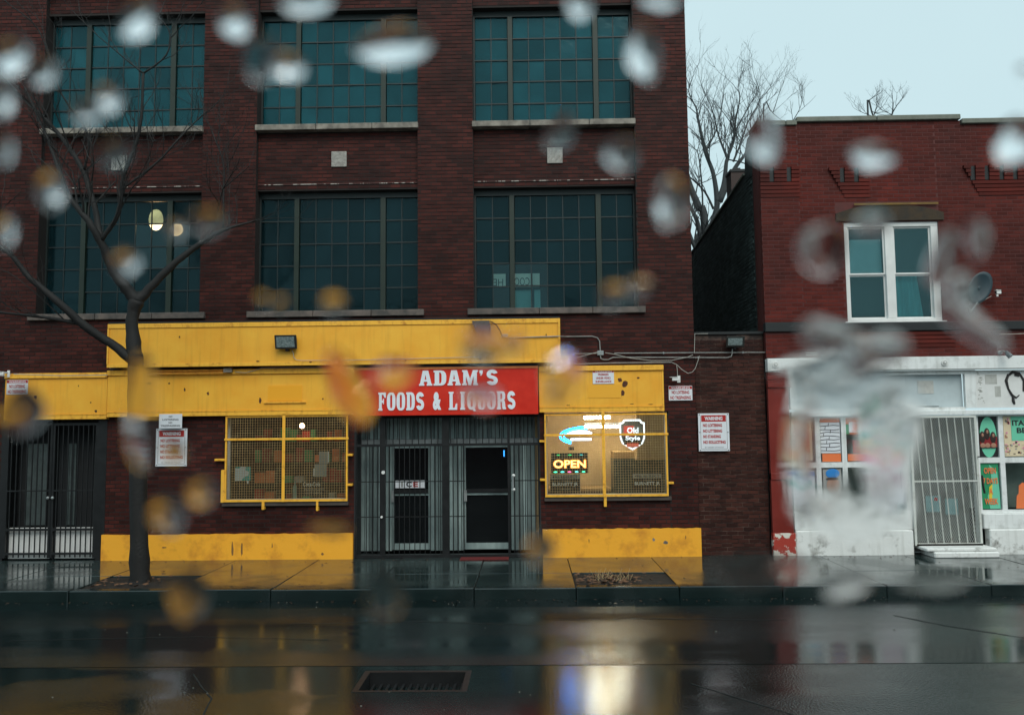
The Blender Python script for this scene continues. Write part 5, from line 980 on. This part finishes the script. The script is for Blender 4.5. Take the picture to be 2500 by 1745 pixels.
# ================================================================== WET VEHICLE WINDOW
cm = cam.matrix_world
def drop(cx, cy, rx, ry, rot, h, parent, label, group=None, film=False):
    cx, cy, rx, ry = cx/1000, cy/1000, rx/1000, ry/1000; n, rings = (140, 60) if film else (36, 12)
    ph = [random.uniform(0, 6.28) for _ in range(5)]; am = [0, .10, .07, .05, .03]
    mb = MB(); a0 = math.radians(rot); R_ = min(rx, ry)
    top = []; 
    for j in range(rings+1):
        r = j/rings
        for i in range(n if j else 1):
            th = 2*math.pi*i/n; k = 1+sum(am[q]*math.sin(q*th+ph[q]) for q in range(1, 5))*(1 if not film else 1.5)
            x, y = rx*r*k*math.cos(th), ry*r*k*math.sin(th); x, y = x*math.cos(a0)-y*math.sin(a0), x*math.sin(a0)+y*math.cos(a0)
            z = h*R_*(1-r*r)*(1+(.85 if h > .42 else .15)*y/max(rx, ry))*(1+.05*math.sin(3*x/rx+ph[0])*math.cos(3*y/ry+ph[1]))
            if film:
                u, v = (cx+x)*1000, (cy+y)*1000; e = (1-r**1.5)
                z = .00030*e*(.7+.3*math.sin(u*.31+ph[0])*math.sin(v*.27+ph[1]))+e*film*(.000030*math.sin(u*2.1+2*math.sin(v*.9)+ph[2])*math.sin(v*2.5+1.5*math.sin(u*.9)+ph[3])+.00010*math.sin(u*.7+ph[4]+1.2*math.sin(v*.5))*math.sin(v*.9+ph[0]))
            mb.v.append((cx+x, cy+y, -max(z, 0)))
    def idx(j, i): return 0 if j == 0 else 1+(j-1)*n+(i % n)
    for i in range(n):
        mb.f.append((idx(0, 0), idx(1, i), idx(1, i+1)))
        for j in range(1, rings): mb.f.append((idx(j, i), idx(j+1, i), idx(j+1, i+1), idx(j, i+1)))
    nb_ = len(mb.v); 
    for i in range(n): q = mb.v[idx(rings, i)]; mb.v.append((q[0], q[1], .00005))
    for i in range(n): mb.f.append((idx(rings, i), nb_+i, nb_+(i+1) % n, idx(rings, i+1)))
    mb.f.append(tuple(nb_+i for i in range(n)))
    me = bpy.data.meshes.new('raindrop'); me.from_pydata(mb.v, [], mb.f)
    bm = bmesh.new(); bm.from_mesh(me); bmesh.ops.recalc_face_normals(bm, faces=bm.faces); bm.to_mesh(me); bm.free()
    me.materials.append(wm)
    for p in me.polygons[:-1]: p.use_smooth = True
    o = link('water_film' if film else 'raindrop', me); o.matrix_world = cm @ Matrix.Translation((0, 0, -.22))
    tag(o, label, 'water film' if film else 'raindrop', group); return o
for (cx, cy, rx, ry, rot, h), lb in zip([[-97.57, 88.96, 4.21, 5.84, -15, 0.52], [-73.03, 87.56, 3.74, 4.21, 0, 0.52], [-131.23, 79.03, 4.21, 5.38, -35, 0.52], [-122.46, 74.35, 3.51, 3.51, 0, 0.3], [-105.75, 67.69, 3.51, 3.51, 0, 0.54], [-58.78, 75.87, 4.67, 3.74, 0, 0.52], [-30.38, 82.3, 10.05, 5.38, 12, 0.52], [-53.52, 92.7, 7.01, 3.27, 0, 0.3], [-111.36, 64.42, 4.21, 3.04, 0, 0.3], [-133.21, 67.34, 2.8, 5.26, 0, 0.47], [-133.21, 53.9, 2.57, 3.74, 0, 0.32], [-121.06, 43.62, 3.74, 4.91, 0, 0.54], [-133.21, 33.46, 3.04, 4.21, 0, 0.52], [34.12, 79.03, 3.97, 7.71, 12, 0.52], [28.51, 53.67, 4.21, 4.44, 0, 0.3], [41.37, 40.47, 4.21, 7.24, -10, 0.48], [39.38, 93.4, 4.91, 2.34, 0, 0.47], [17.76, 91.88, 3.27, 3.51, 0, 0.3], [12.5, 59.16, 3.27, 5.14, -25, 0.2], [94.3, 52.5, 6.08, 3.27, 6, 0.48], [131.34, 57.18, 5.14, 5.84, 0, 0.45], [80.63, 28.2, 5.84, 7.24, 0, 0.25], [121.76, 31.12, 3.27, 4.67, 0, 0.18], [112.65, 24.69, 3.97, 7.71, -20, 0.28], [66.26, 56.83, 3.97, 7.24, 0, 0.2], [121.18, 8.57, 11.1, 3.97, -36, 0.28], [117.32, 17.91, 3.97, 4.67, 0, 0.2], [-79.23, 35.44, 4.44, 3.74, 0, 0.22], [-101.08, 24.69, 3.51, 3.51, 20, 0.45], [-88.22, 33.69, 2.34, 2.34, 0, 0.47], [33.19, 18.85, 3.51, 2.57, 0, 0.3], [26.88, 16.51, 3.51, 3.27, 0, 0.22], [-65.2, 15.11, 1.52, 2.1, 0, 0.25], [-60.53, 14.17, 1.64, 1.64, 0, 0.2], [-46.51, 13.94, 3.04, 3.04, 0, 0.16], [-128.89, -13.87, 7.01, 5.38, 30, 0.2], [-90.91, -40.75, 4.67, 4.91, 0, 0.3], [-81.56, -35.49, 3.97, 3.97, 0, 0.3], [-7.71, 3.89, 5.61, 5.38, 20, 0.22], [-42.42, -9.2, 5.14, 10.28, 22, 0.2], [13.32, -4.29, 5.14, 7.01, -20, 0.22], [7.01, -49.51, 3.97, 4.21, 0, 0.25], [-47.44, -44.84, 5.14, 1.87, 0, 0.2], [-8.53, -10.36, 5.38, 3.51, 0, 0.1], [-31.32, -3.94, 5.38, 3.97, 20, 0.14], [-96.99, -15.04, 3.97, 15.19, 0, 0.1], [-88.57, -24.39, 3.04, 3.04, 0, 0.15], [90.79, 0.15, 3.97, 5.14, 0, 0.3], [83.2, 5.99, 8.18, 4.67, -20, 0.12], [99.56, 3.66, 5.38, 3.04, 0, 0.15], [133.91, 74.35, 1.64, 2.34, 0, 0.3], [0.23, 3.66, 3.04, 3.04, 0, 0.15], [-65.2, 78.44, 4.67, 5.84, 0, 0.15], [-85.07, -61.78, 5.14, 7.01, 0, 0.12], [-33.65, -61.78, 4.67, 7.01, 0, 0.12], [87.87, -59.44, 7.01, 3.04, 10, 0.2], [110.07, -58.86, 9.35, 2.57, 0, 0.15], [-103.76, 53.9, 3.97, 3.51, 0, 0.12], [94.88, 35.21, 5.14, 3.04, 0, 0.1]], ["tall and pale over the left upper factory window", "round and pale on the pillar right of the left upper window", "tilted and pale at the left edge near the top", "small and dim on the left reveal of the left upper window", "small and warm white in the middle of the left upper window", "pale oval over the upper left of the middle upper window", "very large long and bright over the right top of the middle upper window", "wide and cut by the top edge over the middle upper window", "faint teal just left of the warm white one", "tall and dim at the left edge beside the upper sill height", "small and dim at the left edge at the spandrel height", "bright and tall over the top left corner of the lower left factory window", "bright at the left edge beside the lower left factory window", "tall and very bright over the right edge of the right upper window", "grey over the spandrel right of the pale vent block", "tall and bright at the right corner of the factory wall", "cut by the top edge at the right pillar of the factory", "faint teal at the top of the right upper window", "faint and slanting just right of the right vent block", "wide and pale over the upper red wall above the house window", "large and pale at the right edge under the roof coping", "big and pale on the red wall left of the house window", "grey green and dull on the red wall right of the house window", "tilted and pale over the right jamb of the house window", "faint over the left corner of the red building parapet", "long and diagonal below the satellite dish", "small and dim over the satellite dish arm", "dark orange at the right limb of the street tree", "small and orange just above the fork of the street tree", "tiny beside the lit lamp in the lower left factory window", "small and orange at the lower right corner of the lower right factory window", "small and grey at the foot of the lower right factory window", "tiny over the lower left pane of the middle lower factory window", "tiny over the second lower pane of the middle lower factory window", "faint and golden at the foot of the middle lower factory window", "large and amber at the left edge over the yellow band", "orange on the brick wall below the left tall warning sign", "orange just right of and above the one under the left warning sign", "over the grey lamp box on the upper yellow band", "tall and curved over the left end of the red shop sign", "red tinged at the right end of the upper yellow band", "orange at the left corner of the right plinth", "flat and yellow at the right end of the left plinth", "faint over the letters in the middle of the red shop sign", "red tinged on the upper left corner of the red shop sign", "long and faint running down the trunk of the street tree", "very faint over the left tall warning sign", "pale over the middle of the white fascia", "broad and faint over the string course of the red building", "small and pale over the white panels under the fascia", "dark and cut by the right edge in the sky", "faint at the right end of the upper yellow band near the lamp box", "faint and teal over the left part of the middle upper window", "faint in the road below the left window", "faint in the road left of the drain cover", "flat and pale on the sidewalk before the white shop", "wide and flat on the kerb before the mesh gate", "faint and grey in the left upper window beside the tree branches", "faint and brown over the mossy lintel of the red building"]):
    drop(cx, cy, rx, ry, rot, h, None, 'blurred raindrop '+lb, 'raindrops on the window')
def px(x, y): return ((x-1250)/2050*220, -(y-872.5)/2050*220)
for (x, y, rx, ry, rot, fr, lb) in ((1962, 1090, 42, 175, 0, .8, 'tall smear of water over the left edge of the white shopfront'), (2175, 1080, 85, 140, 0, 1.0, 'broad smear of water left of the mesh gate'), (2075, 1240, 150, 80, 0, 1.0, 'wide smear of water below the left display window'), (2040, 925, 150, 75, 0, .7, 'broad smear of water over the white sign panels'), (2110, 850, 120, 36, -14, .9, 'band of running water blurring the white fascia'), (1880, 1390, 120, 40, 0, 1.0, 'low smear of water over the sidewalk by the red pilaster')):
    c = px(x, y); drop(c[0], c[1], rx/2050*220, ry/2050*220, rot, .1, None, lb, film=fr*.6)
